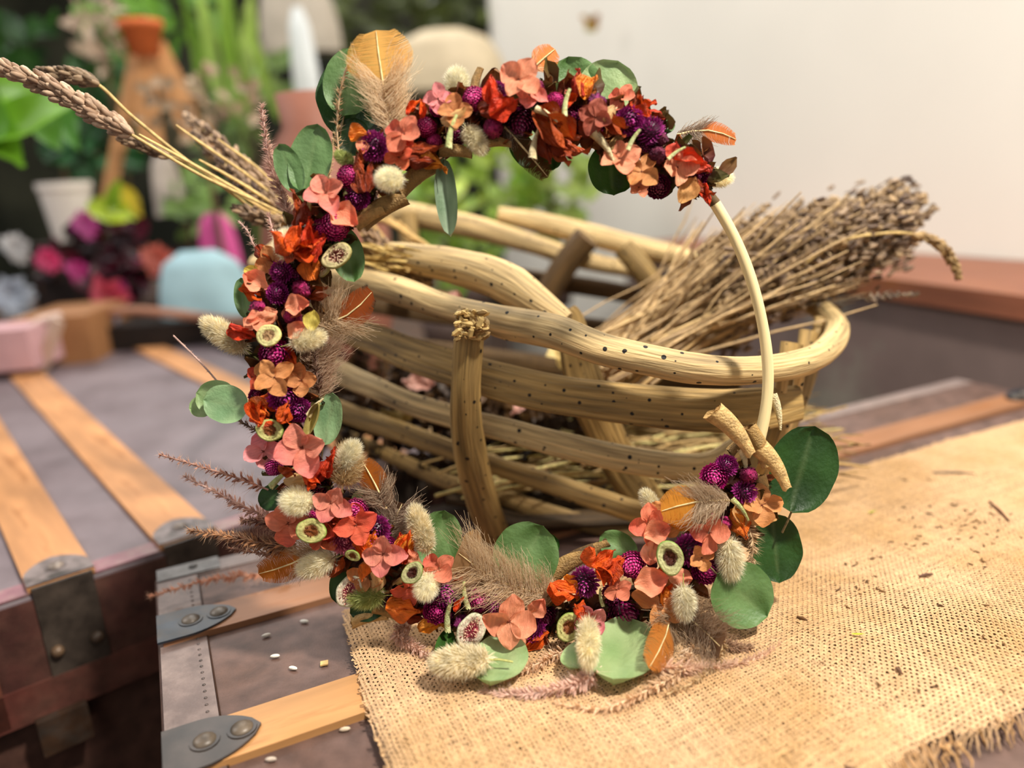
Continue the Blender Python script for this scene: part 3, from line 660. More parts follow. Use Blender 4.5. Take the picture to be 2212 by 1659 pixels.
branch('post', [(1222, 672, .55, 20), (1235, 700, .55, 30), (1262, 830, .545, 42), (1300, 920, .548, 42), (1345, 1010, .555, 42), (1400, 1090, .565, 40)], WD2, 6, .1, 14, None, (0, -1, 0), .3)
branch('post', [(1268, 512, .76, 30), (1225, 565, .765, 28), (1180, 640, .77, 26), (1150, 720, .77, 26)], WD3, 7, .1)
branch('post', [(1345, 535, .74, 24), (1380, 575, .735, 26), (1430, 640, .73, 24)], WD2, 8, .12)
branch('post', [(880, 465, .78, 22), (885, 540, .77, 22), (890, 640, .76, 22)], WD2, 9, .1)
for i, s in enumerate([[(700, 560, .80, 20), (950, 580, .81, 20), (1200, 610, .81, 20), (1450, 650, .79, 20), (1600, 660, .75, 20)], [(700, 640, .78, 20), (950, 680, .79, 22), (1200, 700, .79, 22), (1450, 730, .77, 22), (1600, 740, .73, 20)], [(720, 720, .76, 20), (950, 760, .76, 22), (1200, 790, .76, 22), (1450, 820, .73, 22), (1600, 830, .7, 20)]]):
    branch('slat', s, WD3, 20 + i, .1, 12, None, (0, -1, 0), .3)
# floor of the basket: boards
for i in range(7):
    y_ = .56 + i * .032; q = MB()
    q.tube([Vector((-.10 + .02 * abs(i - 3), y_, .028)), Vector((0, y_, .016)), Vector((.12, y_, .014)), Vector((.235 - .012 * abs(i - 3), y_, .022))], [.013] * 4, 8, hx('3E2E1A'), True, .1, 30 + i, flat=((0, 0, 1), .4)); q.build('base_board', woodM, bk)
# right end ribs, tops poking inside the rim
for i, (a, b, w, Y1, Y2) in enumerate((((1712, 742), (1668, 950), 26, .525, .50), ((1748, 716), (1700, 940), 22, .565, .53), ((1776, 690), (1722, 900), 18, .60, .55), ((1728, 802), (1692, 950), 12, .50, .515), ((1690, 812), (1655, 955), 15, .49, .505))):
    m_ = ((a[0] + b[0]) / 2 + 6, (a[1] + b[1]) / 2)
    branch('rib', [(*a, Y1, w), (*m_, (Y1 + Y2) / 2, w * .9), (*b, Y2, w * .6), (b[0] - 40, b[1] + 90, Y2 + .02, w * .5)], WD2 if i < 3 else WD1, 40 + i, .14, 12, None, (0, -1, 0), .45)
# ---------------------------------------------------------------- basket contents
st = MB(); random.seed(11)
for i in range(520):
    x = U(-.02, .25); y = U(.56, .75); z = U(.03, .06) ; a = U(-.5, .9); L_ = U(.05, .12)
    d = Vector((math.cos(a), math.sin(a) * .6, U(-.12, .2))).normalized() * L_
    c = mixc(hx('C4A46A'), hx('6A4E2C'), random.random()); o_ = Vector((x, y, z))
    if random.random() < .3: c = hx('C8B878')
    strand(o_ - d / 2, o_ + d / 2, U(0, .01), U(.0006, .0016), c, st, 3, .004, i)
so = st.build('straw', dryM); tag(so, 'loose pale straw lying in the bottom of the driftwood basket', 'straw', kind='stuff')
st = MB()  # dark leaves added behind the left slats so the gaps read as shade
for i in range(620):
    x = U(-.20, .06); o_ = Vector((x, U(.60, .76) + max(0, -x) * .12, U(.03, .05) + U(0, .09) * (.35 + max(0, -x) * 3)))
    L_ = U(.012, .032); k_ = random.random() ** 2; c = mixc(hx('20140C'), hx('6A4C2C'), k_)
    petal(st, basis(Vector((U(-1, 1), U(-1, 1), U(-.5, .5))), (U(-.7, .7), U(-.7, .7), 1), o_), L_, L_ * U(.3, .6), cup=.5, bend=.4, crump=.3, nu=6, nv=4, c0=c, c1=c, seed=i)
so = st.build('dark_leaf_filler', crumpM); tag(so, 'dark brown crumpled leaf litter added to darken the left end of the basket', 'leaf litter', kind='stuff')
lp = [make_petal1('dried_leaf', 80 + i, c1_, c2_, .5, cup=.5, bend=.3, crump=.25) for i, (c1_, c2_) in enumerate(((hx('E8C89A'), hx('D0A070')), (hx('E0B0A0'), hx('C89080')), (hx('D8C080'), hx('B89858'))))]
inb = [(735, 730, .66, 40, 20), (905, 830, .66, 75, -10), (860, 905, .66, 90, -20), (955, 930, .66, 100, -18), (1180, 700, .66, 60, 30), (1240, 790, .63, 130, -25), (1320, 810, .60, 70, -20), (1130, 880, .60, 60, 30), (835, 760, .65, 34, 10), (1130, 1025, .60, 60, 20), (960, 660, .64, 90, -8), (1390, 1030, .62, 70, 25), (890, 1010, .62, 60, -30)]
for i, (x, y, Y, L_, a) in enumerate(inb):
    p = P(x, y, Y); s = L_ * pxm(p); ax = CR * math.cos(R(a)) + CU * math.sin(R(a))
    o = place(lp[i % 3], None, basis(ax, -FWD + CU * U(.2, .9) + CR * U(-.4, .4), p, s)); o.name = 'dried_leaf'
    tag(o, 'curled pale dried leaf lying among the straw inside the basket', 'leaf', 'dried leaves inside the basket')

# stalk prototypes: along +x from 0 to 1
def make_stalk(seed, dens=60, headlen=.35, bud=(.022, .007), cA=hx('9A8468'), cB=hx('5A4438'), stemc=hx('C8A868'), sp=.05, r=.0035, bendy=.06, names=('stalk', 'seed_head')):
    rnd = random.Random(seed); mb = MB(); by = rnd.uniform(-bendy, bendy); bz_ = rnd.uniform(-bendy, bendy)
    f = lambda t: Vector((t, by * math.sin(t * 3) , bz_ * t * t * 2))
    mb.tube([f(i / 8) for i in range(9)], [r * (1 - .5 * i / 8) for i in range(9)], 5, stemc)
    s = MB(); t0 = 1 - headlen
    for i in range(dens):
        t = t0 + headlen * (i / dens) ** .9 + .01; a = rnd.uniform(0, 6.28); w = sp * (1.15 - (t - t0) / headlen) * rnd.uniform(.3, 1)
        d = Vector((.9, math.cos(a), math.sin(a))); d.normalize(); o_ = f(t) + Vector((0, math.cos(a), math.sin(a))) * w
        k_ = rnd.uniform(.7, 1.3)
        s.ellip(basis(d, (0, math.sin(a), math.cos(a) + .01), o_), (bud[0] * k_ * .5, bud[1] * k_, bud[1] * k_), mixc(cA, cB, rnd.random()), 4, 5)
        if i % 4 == 0: s.tube([f(t - .015), o_], [.0016, .0012], 3, cB, cap=False)
    return proto(mb.build(names[0], dryU), s.build(names[1], dryU))
LV = [make_stalk(70 + i, 80, U(.3, .42), (.03, .0085), hx('A88C68'), hx('46301F'), hx('BC9C6A'), .035, .0055) for i in range(6)]
LV2 = [make_stalk(78 + i, 60, .3, (.026, .008), hx('B89C74'), hx('6E5640'), hx('C0A270'), .028, .005) for i in range(3)]
random.seed(31)
def aim(a, b, up=(0, 0, 1), s=None):
    d = b - a; return basis(d, up, a, d.length if s is None else s) @ rot('X', U(0, 6.28))
bb = P(1330, 800, .60)
bun = empty('dried_flower_bunch', tuple(bb), 'thick bunch of brown dried lavender stalks leaning over the right end of the basket', 'dried flowers')
for i in range(96):
    t = random.random(); sp_ = random.gauss(0, 1)
    hx_ = 1620 + 400 * t ** .9 + U(-60, 20); hy_ = 560 - (hx_ - 1600) * .36 + sp_ * (62 - 34 * t) + U(-15, 25)
    if hy_ < 395 + max(0, (1750 - hx_) * .22): hy_ = 420 + U(0, 80)
    if hx_ > 2010: hx_ -= 60
    Yh = U(.60, .74); a = P(1300 + U(-70, 110), 790 + sp_ * 25 + U(-30, 40), U(.58, .66)); b = P(hx_, hy_, Yh)
    place(LV[i % 6] if i % 4 else LV2[i % 3], bun, aim(a, b))
q = MB()
for i in range(230):
    sp_ = random.gauss(0, 1); a = P(1300 + U(-70, 110), 790 + sp_ * 25 + U(-30, 40), U(.57, .68)); b = P(1500 + U(0, 400), 640 - U(0, 200) + sp_ * 22, U(.58, .74))
    strand(a, b, U(-.004, .008), U(.0006, .0013), mixc(hx('D0B080'), hx('8A7050'), random.random()), q, 5, .01, i)
tag(q.build('fine_stalks', dryM, bun), kind='stuff')
q = MB(); random.seed(77)
for i in range(2600):
    t = random.random(); hx_ = 1560 + 420 * t; hy_ = 640 - (hx_ - 1560) * .40 + random.gauss(0, 1) * (58 - 22 * t)
    p = P(hx_, hy_, U(.60, .74)); d = Vector((1, U(-.6, .6), U(-.2, 1.0)))
    k_ = U(.7, 1.4); q.ellip(basis(d, (U(-1, 1), .3, 1), p), (.0042 * k_, .0016 * k_, .0016 * k_), mixc(hx('A88E72'), hx('3E2C26'), random.random() ** .7), 3, 4)
tag(q.build('loose_buds', dryM, bun, smooth=False), kind='stuff')
# single stalks: wispy ones
random.seed(12)
def single(a, b, pr, label, up=(0, 0, 1), s=1, group=None):
    e = empty('dried_grass_stalk', tuple(a), label, 'dried grass', group)
    place(pr, e, basis(b - a, up, a, (b - a).length)); return e
def rename(e, nm):
    for c in e.children:
        if c.name.startswith('stalk'): c.name = 'stem'
WS = make_stalk(90, 34, .28, (.03, .009), hx('8E7A64'), hx('4E3E38'), hx('8E7A58'), .02, .002, .12)
WS2 = make_stalk(91, 26, .4, (.03, .01), hx('A08A6A'), hx('6A5444'), hx('A89068'), .016, .002, .1)
for (x0, y0, x1, y1, Ya, Yb, pr, lb) in (
    (1560, 640, 1880, 320, .66, .80, WS, 'thin blurred stalk standing tallest above the brown bunch'),
    (1520, 650, 1815, 365, .66, .82, WS, 'short seed stalk left of the tallest one above the brown bunch'),
    (1420, 700, 1625, 445, .64, .82, WS2, 'thin stalk with a seed tuft against the pale wall beside the bare hoop'),
    (1560, 700, 1960, 560, .62, .62, WS, 'thin dark seed stalk sticking out right below the brown bunch')):
    e = single(P(x0, y0, Ya), P(x1, y1, Yb), pr, lb)
def curve_head(name, pts, Ys, label, thick=.0042, n=240, cA=hx('B89A6A'), cB=hx('7A5C3A'), stem0=0.5, budl=.0042, spread=.004, cat='dried grass', stemc=hx('CDAE70')):
    pp = catmull([P(x, y, Y) for (x, y), Y in zip(pts, Ys)], 10); e = empty(name, tuple(pp[0]), label, cat)
    mb = MB(); mb.tube(pp, [.0011] * len(pp), 6, stemc); mb.build('stem', dryM, e)
    s = MB(); k0 = int(len(pp) * stem0)
    for i in range(n):
        t = k0 + (len(pp) - 1 - k0) * (i / n); j = min(int(t), len(pp) - 2); p = pp[j].lerp(pp[j + 1], t - j); d = (pp[j + 1] - pp[j]).normalized()
        f = (t - k0) / (len(pp) - 1 - k0); w = spread * (math.sin(math.pi * min(1, f * .8 + .18)) ** .6)
        o_ = Vector((U(-1, 1), U(-1, 1), U(-1, 1))).normalized(); o_ = (o_ - d * o_.dot(d)).normalized(); k_ = U(.7, 1.25)
        s.ellip(basis(d + o_ * .45, o_, p + o_ * w * U(.3, 1)), (budl * k_ * .75, budl * .32 * k_, budl * .32 * k_), mixc(cA, cB, random.random()), 5, 6)
    s.build('seed_head', dryM, e, smooth=True); return e
curve_head('dried_grass_stalk', [(1600, 690), (1780, 540), (1900, 505), (1990, 510), (2045, 545), (2072, 600)], [.62, .60, .60, .60, .60, .60], 'drooping golden grass head hanging right of the brown bunch', n=260, stem0=.55, spread=.0035)
# big grass heads at left
CT, CT2 = hx('BE9E86'), hx('6E5242')
curve_head('dried_grass_stalk', [(760, 560), (620, 468), (440, 382), (330, 318), (235, 262), (120, 195), (-40, 128)], [.60, .56, .53, .515, .51, .505, .50], 'largest tan grass head reaching the left edge of the picture', n=420, stem0=.60, cA=hx('CDB094'), cB=hx('8A6C54'), budl=.0056, spread=.0062)
curve_head('dried_grass_stalk', [(760, 565), (600, 470), (430, 365), (290, 255), (215, 185), (160, 165), (90, 155)], [.60, .57, .55, .54, .54, .54, .54], 'darker grass head curling behind the largest one at left', n=200, stem0=.7, cA=hx('A88E70'), cB=hx('4E3C2C'), budl=.0052, spread=.0045)
curve_head('dried_grass_stalk', [(740, 560), (560, 460), (440, 372), (350, 332), (262, 300)], [.60, .57, .55, .55, .55], 'short grass head hanging below the largest tan one', n=130, stem0=.72, cA=hx('B89A7A'), cB=hx('5A4434'), budl=.005, spread=.0035)
curve_head('dried_grass_stalk', [(760, 545), (640, 450), (560, 390), (490, 320), (400, 250)], [.61, .60, .60, .62, .66], 'blurred grass head standing upper left behind the pink plume', n=200, stem0=.35, cA=hx('B49678'), cB=hx('5A4434'), budl=.0052, spread=.006)
curve_head('dried_grass_stalk', [(760, 550), (650, 475), (560, 420), (500, 370), (420, 290)], [.61, .58, .58, .60, .62], 'dark seeded grass head between the straw stems left of the wreath', n=220, stem0=.3, cA=hx('A88A6A'), cB=hx('45332A'), budl=.005, spread=.006)
curve_head('dried_grass_stalk', [(740, 575), (640, 500), (560, 470), (510, 450)], [.6, .57, .56, .56], 'stubby grass head close to the pink plumes left of the wreath', n=160, stem0=.2, cA=hx('A88A6A'), cB=hx('45332A'), budl=.005, spread=.006)
for i, (a, b, Yb) in enumerate((((760, 560), (380, 270), .56), ((770, 570), (430, 345), .55), ((760, 575), (300, 290), .52), ((780, 560), (470, 300), .58), ((750, 575), (480, 400), .56))):
    q = MB(); strand(P(*a, .60), P(*b, Yb), .004, .0011, hx('D8B878'), q, 8, .006, i); tag(q.build('straw_stem', dryM), 'bare straw stem slanting out of the basket left of the wreath', 'straw', 'bare straw stems at the left')
curve_head('dried_grass_stalk', [(900, 640), (850, 560), (810, 520), (770, 470)], [.62, .6, .6, .6], 'brown seed head poking up inside the basket at its left end', n=200, stem0=.2, cA=hx('B09070'), cB=hx('4E3A2A'), budl=.005, spread=.007)
curve_head('dried_grass_stalk', [(760, 640), (800, 600), (860, 592), (930, 610)], [.62, .61, .60, .59], 'seedy stalk lying between the rim and the broken branch', n=200, stem0=.0, cA=hx('C0A070'), cB=hx('4E3A2A'), budl=.005, spread=.006)
for i, (a, b, Ya, Yb) in enumerate((((800, 480), (880, 600), .70, .66), ((840, 470), (920, 570), .72, .68), ((780, 500), (830, 620), .68, .64), ((860, 480), (950, 590), .72, .68), ((810, 470), (960, 560), .70, .68), ((900, 560), (830, 640), .66, .62))):
    q = MB(); strand(P(*a, Ya), P(*b, Yb), .004, .0022, hx('C8A468'), q, 6, .004, i + 9); tag(q.build('straw_stem', dryM), 'thick straw stem crossing inside the left end of the basket', 'straw', 'thick straw stems inside the basket')

# ---------------------------------------------------------------- wreath
wr = empty('flower_wreath', tuple(W0), 'round hoop wreath of purple, salmon and orange dried flowers leaning on the basket', 'wreath')
hoop_px = [(1545, 440), (1585, 510), (1618, 590), (1643, 680), (1657, 770), (1658, 850), (1645, 930), (1620, 1010), (1575, 1100), (1510, 1190), (1420, 1265), (1300, 1315), (1170, 1335), (1040, 1320), (920, 1275), (800, 1195), (700, 1090), (640, 980), (610, 860), (610, 730), (635, 610), (690, 500), (770, 405), (870, 320), (990, 262), (1120, 235), (1250, 240), (1380, 290), (1480, 365), (1545, 440)]
HP = catmull([W(x, y, 0) for x, y in hoop_px], 6)
rad = [12 * pxm(p) * (1 + .1 * noise.noise(p * 30)) for p in HP]
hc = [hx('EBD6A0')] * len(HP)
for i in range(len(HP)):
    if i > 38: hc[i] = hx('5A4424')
q = MB(); q.tube(HP, rad, 12, hc, False); q.build('hoop', rattanM, wr)['label'] = 'peeled pale rattan hoop'
# dark bound foliage under the flowers
q = MB(); random.seed(3)
W1 = HP[44:-4]
for i, p in enumerate(W1):
    for k in range(11):
        a = U(0, 6.28); r_ = U(.002, .012); o_ = p + Vector((math.cos(a) * r_, U(-.003, .005), math.sin(a) * r_))
        M = basis((U(-1, 1), U(-.5, .2), U(-1, 1)), (U(-1, 1), -1, U(-1, 1)), o_, U(.010, .018))
        petal(q, M, 1, .5, cup=.4, bend=.3, crump=.2, nu=5, nv=4, c0=mixc(hx('5A3A20'), hx('4A1030'), random.random()), c1=mixc(hx('8A4A20'), hx('3E4A24'), random.random()), seed=i + k)
tag(q.build('bound_foliage', crumpM, wr), kind='stuff')
random.seed(17)
def gput(pr, x, y, size, ang, z=.016, asp=1, lift=.004):
    if isinstance(pr[0], list): pr = random.choice(pr)
    a = R(ang); dx, dy = math.cos(a) * size / 2, -math.sin(a) * size / 2; wx, wy = math.sin(a) * size * asp / 2, math.cos(a) * size * asp / 2
    X = G(x + dx, y + dy, z) - G(x - dx, y - dy, z); Y = G(x - wx, y - wy, z) - G(x + wx, y + wy, z)
    Uv, Sv, _ = np.linalg.svd(np.array([list(X), list(Y)]).T); a0 = Vector(Uv[:, 0].tolist()) * float(Sv[0]); a1 = Vector(Uv[:, 1].tolist()) * float(Sv[1])
    if abs(a1.normalized().dot(X.normalized())) > abs(a0.normalized().dot(X.normalized())): a0, a1 = a1, a0
    if a0.dot(X) < 0: a0 = -a0
    Z_ = a0.cross(a1).normalized()
    if Z_.z < 0: a1 = -a1; Z_ = -Z_
    M = Matrix((a0, a1, Z_ * a0.length * .9)).transposed().to_4x4(); M.translation = G(x, y, z + lift)
    return place(pr, wr, M)
def put(pr, x, y, size, ang=None, off=.012, tilt=.25, face=1.0, elev=0, asp=None):
    """size in px = full length of the unit mesh; ang in degrees counter-clockwise in the picture; elev lifts the tip to the viewer"""
    if isinstance(pr[0], list): pr = random.choice(pr)
    p = W(x, y, off); s = size * pxm(p)
    if ang is None: ang = U(0, 360)
    ax = CR * math.cos(R(ang)) + CU * math.sin(R(ang)); n = (-FWD + CU * .12)
    ax = (ax * math.cos(R(elev)) + n * math.sin(R(elev)))
    n = n + CR * U(-tilt, tilt) + CU * U(-tilt, tilt)
    M = basis(ax, n, p, s)
    if asp: M = M @ Matrix.Diagonal((1, asp, 1, 1))
    return place(pr, wr, M)
# eucalyptus leaves (behind): x, y, length px, angle of the tip, proto, offset, aspect
for (x, y, L_, a, pr, of, asp) in ((672, 345, 150, 78, LN, .004, 1.0), (626, 366, 112, 112, LN, .006, .85), (757, 215, 175, 100, LK, -.012, .85), (757, 180, 150, 80, LM, -.006, .8), (760, 298, 85, 80, LK, -.004, 1), (1238, 190, 130, 100, LM, -.006, 1.0), (1310, 200, 135, 70, LL, -.004, 1.0), (1320, 368, 112, 275, LK, -.008, 1.1), (1188, 335, 70, 280, LK, -.006, .9), (1130, 325, 90, 300, LK, -.002, .7), (1438, 272, 40, 20, LM, 0, 1), (750, 550, 125, 285, LM, 0, .6), (530, 645, 90, 100, LM, -.006, .5), (490, 873, 98, 170, LL, .004, .95), (436, 878, 52, 190, LL, -.004, .9), (470, 862, 90, 165, LL, -.002, .9), (711, 905, 115, 80, LL, .002, .62), (588, 1074, 62, 220, LK, -.002, .95), (773, 1070, 30, 40, LL, 0, .6), (748, 1255, 100, 250, LK, -.006, .7), (950, 1165, 130, 80, LM, -.008, .8), (1137, 1200, 150, 60, LM, -.006, 1.0), (1334, 1180, 90, 150, LM, -.008, .75), (1675, 1182, 150, 275, LK, -.006, .75), (1732, 1013, 192, 75, LK, -.004, .78), (1180, 1180, 60, 30, LK, -.012, 1), (800, 1310, 90, 200, LK, -.004, .7)):
    put(pr, x, y, L_, a, of, .12, asp=asp)
for (x, y, L_, a, pr, z, asp) in ((1078, 1430, 130, 205, LL, .014, .75), (1345, 1412, 155, 205, LL, .014, .85), (1250, 1420, 80, 200, LL, .013, .7), (962, 1405, 80, 250, LK, .013, .6)): gput(pr, x, y, L_, a, z, asp)
put(LM, 1600, 1284, 142, 320, .022, .05, asp=1.05)
o = put(LH, 968, 432, 165, 275, .002, .05); o['label'] = 'narrow grey-green hanging leaf'
o = put([make_leaf(39, hx('D8C87A'), hx('9A8A4A'), .5, cup=.5, fold=1.0, name='dried_yellow_leaf')], 680, 905, 75, 250, .012, .1)
# globes
G_ = lambda k: {'p': GL, 'd': GD, 'r': BU, 'k': GP}[k]
for (x, y, r_, k) in ((1025, 213, 27, 'p'), (1076, 197, 19, 'p'), (808, 317, 28, 'p'), (946, 234, 18, 'p'), (921, 276, 23, 'p'), (938, 306, 18, 'p'), (984, 292, 24, 'd'), (1122, 265, 34, 'd'), (1065, 276, 32, 'r'), (756, 383, 29, 'p'), (772, 425, 25, 'p'), (722, 490, 33, 'p'), (692, 496, 22, 'p'), (1161, 188, 21, 'r'), (1199, 221, 22, 'p'), (1240, 256, 27, 'd'), (1289, 221, 30, 'r'), (1359, 262, 29, 'p'), (1405, 283, 26, 'p'), (1419, 336, 28, 'r'), (1430, 302, 20, 'r'), (1389, 319, 20, 'd'), (1421, 403, 27, 'd'), (1506, 376, 25, 'd'), (608, 587, 22, 'p'), (642, 598, 24, 'd'), (652, 626, 30, 'r'), (599, 634, 22, 'p'), (558, 666, 28, 'r'), (635, 684, 28, 'r'), (594, 765, 34, 'p'), (622, 757, 22, 'd'), (590, 797, 26, 'r'), (617, 861, 34, 'p'), (646, 886, 24, 'p'), (558, 857, 20, 'd'), (599, 970, 20, 'd'), (592, 1008, 20, 'p'), (664, 1006, 32, 'd'), (689, 1051, 28, 'd'), (771, 1101, 27, 'p'), (673, 1114, 21, 'p'), (811, 1144, 28, 'p'), (744, 1165, 28, 'k'), (836, 1177, 20, 'p'), (852, 1292, 24, 'd'), (957, 1277, 29, 'p'), (942, 1320, 28, 'p'), (1033, 1293, 29, 'p'), (972, 1333, 20, 'd'), (1000, 1343, 24, 'r'), (1073, 1300, 22, 'p'), (1147, 1356, 29, 'p'), (1175, 1328, 26, 'd'), (1263, 1257, 28, 'p'), (1366, 1219, 31, 'p'), (1488, 1189, 30, 'p'), (1523, 1232, 30, 'p'), (1344, 1315, 34, 'd'), (1326, 1283, 24, 'd'), (1531, 1113, 20, 'r'), (1564, 1131, 24, 'r'), (1542, 1031, 30, 'p'), (1569, 1006, 22, 'p'), (1617, 1027, 28, 'r'), (1608, 1063, 23, 'p'), (1468, 320, 14, 'd'), (1285, 275, 20, 'd'), (1205, 262, 22, 'd'), (720, 1010, 20, 'd'), (560, 900, 16, 'd')):
    pr = random.choice(G_(k)); p = W(x, y, .011 if k != 'd' else .004)
    M = basis(Vector((U(-1, 1), U(-.2, .2), U(-1, 1))), Vector((U(-.9, .9), -1.1, U(-.2, 1.0))), p, r_ * pxm(p))
    place(pr, wr, M)
# florets: x,y, petal length, angle, kind
for (x, y, L_, a, k, of) in ((1122, 173, 52, 52, 'a', .020), (1143, 205, 40, 80, 'a', .016), (873, 290, 46, 60, 'a', .022), (946, 214, 36, 100, 'p', .018), (982, 246, 42, 10, 't', .020), (862, 341, 34, 30, 'r', .018), (705, 420, 50, 30, 'a', .018), (738, 462, 36, 60, 'a', .010), (1286, 254, 42, 70, 'd', .018), (1345, 212, 34, 60, 'a', .008), (1338, 345, 50, 20, 'a', .016), (1386, 372, 42, 50, 't', .014), (1462, 362, 44, 100, 'a', .014), (648, 546, 38, 50, 'r', .016), (592, 566, 40, 120, 't', .008), (653, 967, 62, 25, 'a', .024), (594, 816, 44, 30, 't', .020), (650, 822, 38, 10, 't', .012), (570, 975, 46, 200, 'p', .010), (716, 1087, 46, 70, 'a', .020), (624, 1130, 54, 170, 'a', .014), (770, 1135, 48, 20, 'r', .018), (704, 1160, 40, 50, 'r', .012), (829, 1197, 50, 95, 'a', .024), (883, 1268, 40, 0, 'r', .014), (949, 1230, 44, 45, 'a', .018), (1099, 1341, 62, 80, 'a', .026), (1276, 1336, 42, 40, 'p', .022), (1402, 1130, 48, 100, 'a', .012), (1437, 1120, 44, 30, 't', .010), (1427, 1305, 60, 150, 't', .020), (1531, 1150, 46, 80, 'a', .020), (1645, 1092, 46, 0, 't', .012), (1336, 1272, 32, 30, 'a', .018), (565, 690, 40, 20, 'a', .014), (640, 665, 40, 60, 'd', .012), (560, 816, 30, 60, 'r', .010), (1205, 200, 28, 10, 'd', .006), (1380, 405, 26, 30, 'a', .006), (1515, 1205, 30, 20, 't', .020), (790, 1245, 40, 80, 't', .012)):
    put({'a': FL, 'p': FP, 't': FT, 'r': FR, 'd': FD}[k], x, y, L_, a, of, .35)
for (x, y, L_, a, k, of) in ((1484, 411, 62, 60, PT, .012), (980, 250, 60, 20, PT, .022), (1315, 246, 44, 240, PT, .02), (554, 607, 58, 145, PS, .012), (644, 661, 56, 10, PS, .018), (565, 686, 62, 5, PS, .018), (644, 716, 48, 40, PS, .016), (676, 692, 46, 80, PY, .018), (545, 700, 40, 40, PS, .010), (640, 1037, 56, 8, PT, .016), (1407, 1257, 74, 10, PS, .024), (1468, 1247, 56, 170, PS, .022), (1407, 1194, 54, 80, PS, .020), (880, 300, 40, 120, PR, .018), (1455, 330, 44, 70, PR, .012), (745, 470, 70, 325, PS, .016), (783, 320, 34, 260, PS, .016), (1195, 262, 40, 150, PT, .018), (600, 578, 60, 100, PT, .006), (545, 590, 40, 150, PY, .008), (575, 800, 50, 30, PT, .014), (812, 1255, 60, 80, PT, .016), (1125, 1370, 60, 285, PS, .020), (1160, 1310, 50, 50, PS, .016), (700, 1140, 60, 330, PR, .016), (1640, 1110, 70, 330, PT, .012), (1605, 1105, 60, 280, PT, .012), (1445, 1325, 60, 250, PT, .014), (1420, 1150, 60, 15, PS, .018), (885, 1210, 46, 280, PS, .016), (1375, 395, 40, 260, PS, .006)):
    put(k, x, y, L_, a, of, .4)
# orange petals
for (x, y, L_, a, k, of) in ((1054, 190, 72, 88, ORD, .018), (892, 222, 60, 60, OR, .016), (905, 228, 56, 95, OR, .014), (916, 338, 90, 10, OD, .016), (935, 350, 70, -5, OY, .012), (785, 292, 60, 20, OY, .014), (1090, 226, 80, 30, ORD, .020), (1070, 232, 70, 25, OD, .018), (648, 450, 80, 88, OD, .014), (791, 371, 90, 95, OD, .016), (1251, 175, 68, 88, ORD, .012), (1278, 180, 78, 62, OY, .012), (1235, 205, 60, 60, OR, .014), (1199, 295, 140, -42, OD, .018), (1190, 325, 100, -60, OD, .014), (1225, 320, 90, -35, OD, .016), (1329, 280, 74, -28, OD, .018), (1381, 213, 40, 70, OD, .01), (1397, 240, 60, 10, OC, .006), (1420, 252, 50, -20, ORD, .006), (1500, 345, 96, -14, ORD, .012), (1510, 362, 70, -20, ORD, .010), (1532, 422, 56, -75, ORD, .010), (1520, 408, 50, -50, OD, .010), (1278, 284, 70, -40, OD, .014), (662, 500, 84, 92, ORD, .016), (655, 515, 70, 70, OC, .018), (672, 540, 70, 45, OR, .018), (690, 532, 70, 60, ORD, .018), (672, 570, 70, 100, OR, .014), (545, 640, 62, -30, OR, .012), (531, 713, 74, -20, ORD, .012), (642, 778, 74, -68, OR, .012), (694, 637, 60, 10, OD, .006), (567, 553, 50, -50, OD, .008), (563, 882, 62, -35, OR, .018), (578, 895, 60, -20, OC, .016), (617, 888, 56, 60, OR, .022), (614, 908, 44, -40, OR, .020), (710, 992, 78, 75, ORD, .016), (700, 1010, 60, 60, ORD, .014), (678, 1033, 40, 20, OC, .018), (624, 1017, 48, -20, OD, .022), (780, 1195, 56, -50, OR, .02), (802, 1166, 60, 70, OR, .018), (868, 1168, 90, 82, OR, .018), (880, 1172, 80, 70, OY, .014), (860, 1180, 76, 95, ORD, .014), (730, 1216, 66, 65, OD, .010), (783, 1240, 42, -80, OR, .022), (716, 1137, 64, -55, OD, .016), (735, 1150, 70, 30, ORD, .014), (875, 1316, 84, -4, OR, .018), (880, 1295, 70, 20, OR, .012), (990, 1298, 50, 70, OR, .018), (932, 1350, 60, 25, OY, .012), (1160, 1386, 86, 42, OR, .014), (1172, 1405, 76, 52, OD, .012), (1225, 1282, 86, -20, OR, .016), (1240, 1266, 60, -45, OY, .012), (1273, 1334, 46, 20, OC, .026), (1313, 1208, 62, 40, OC, .018), (1305, 1222, 60, 70, OR, .018), (1331, 1242, 50, -60, OC, .018), (1432, 1278, 66, 84, OY, .018), (1440, 1270, 60, 75, OR, .016), (1427, 1225, 50, 80, OR, .010), (1313, 1366, 80, 78, OR, .012), (1485, 1130, 74, 4, OY, .020), (1475, 1120, 60, 20, OY, .014), (1602, 1138, 70, -66, OR, .014), (1595, 1125, 60, -60, OY, .012), (995, 1250, 40, 40, OD, .01), (900, 1330, 60, 10, OD, .008), (570, 905, 40, 10, OD, .01)):
    put(k, x, y, L_, a, of, .7)
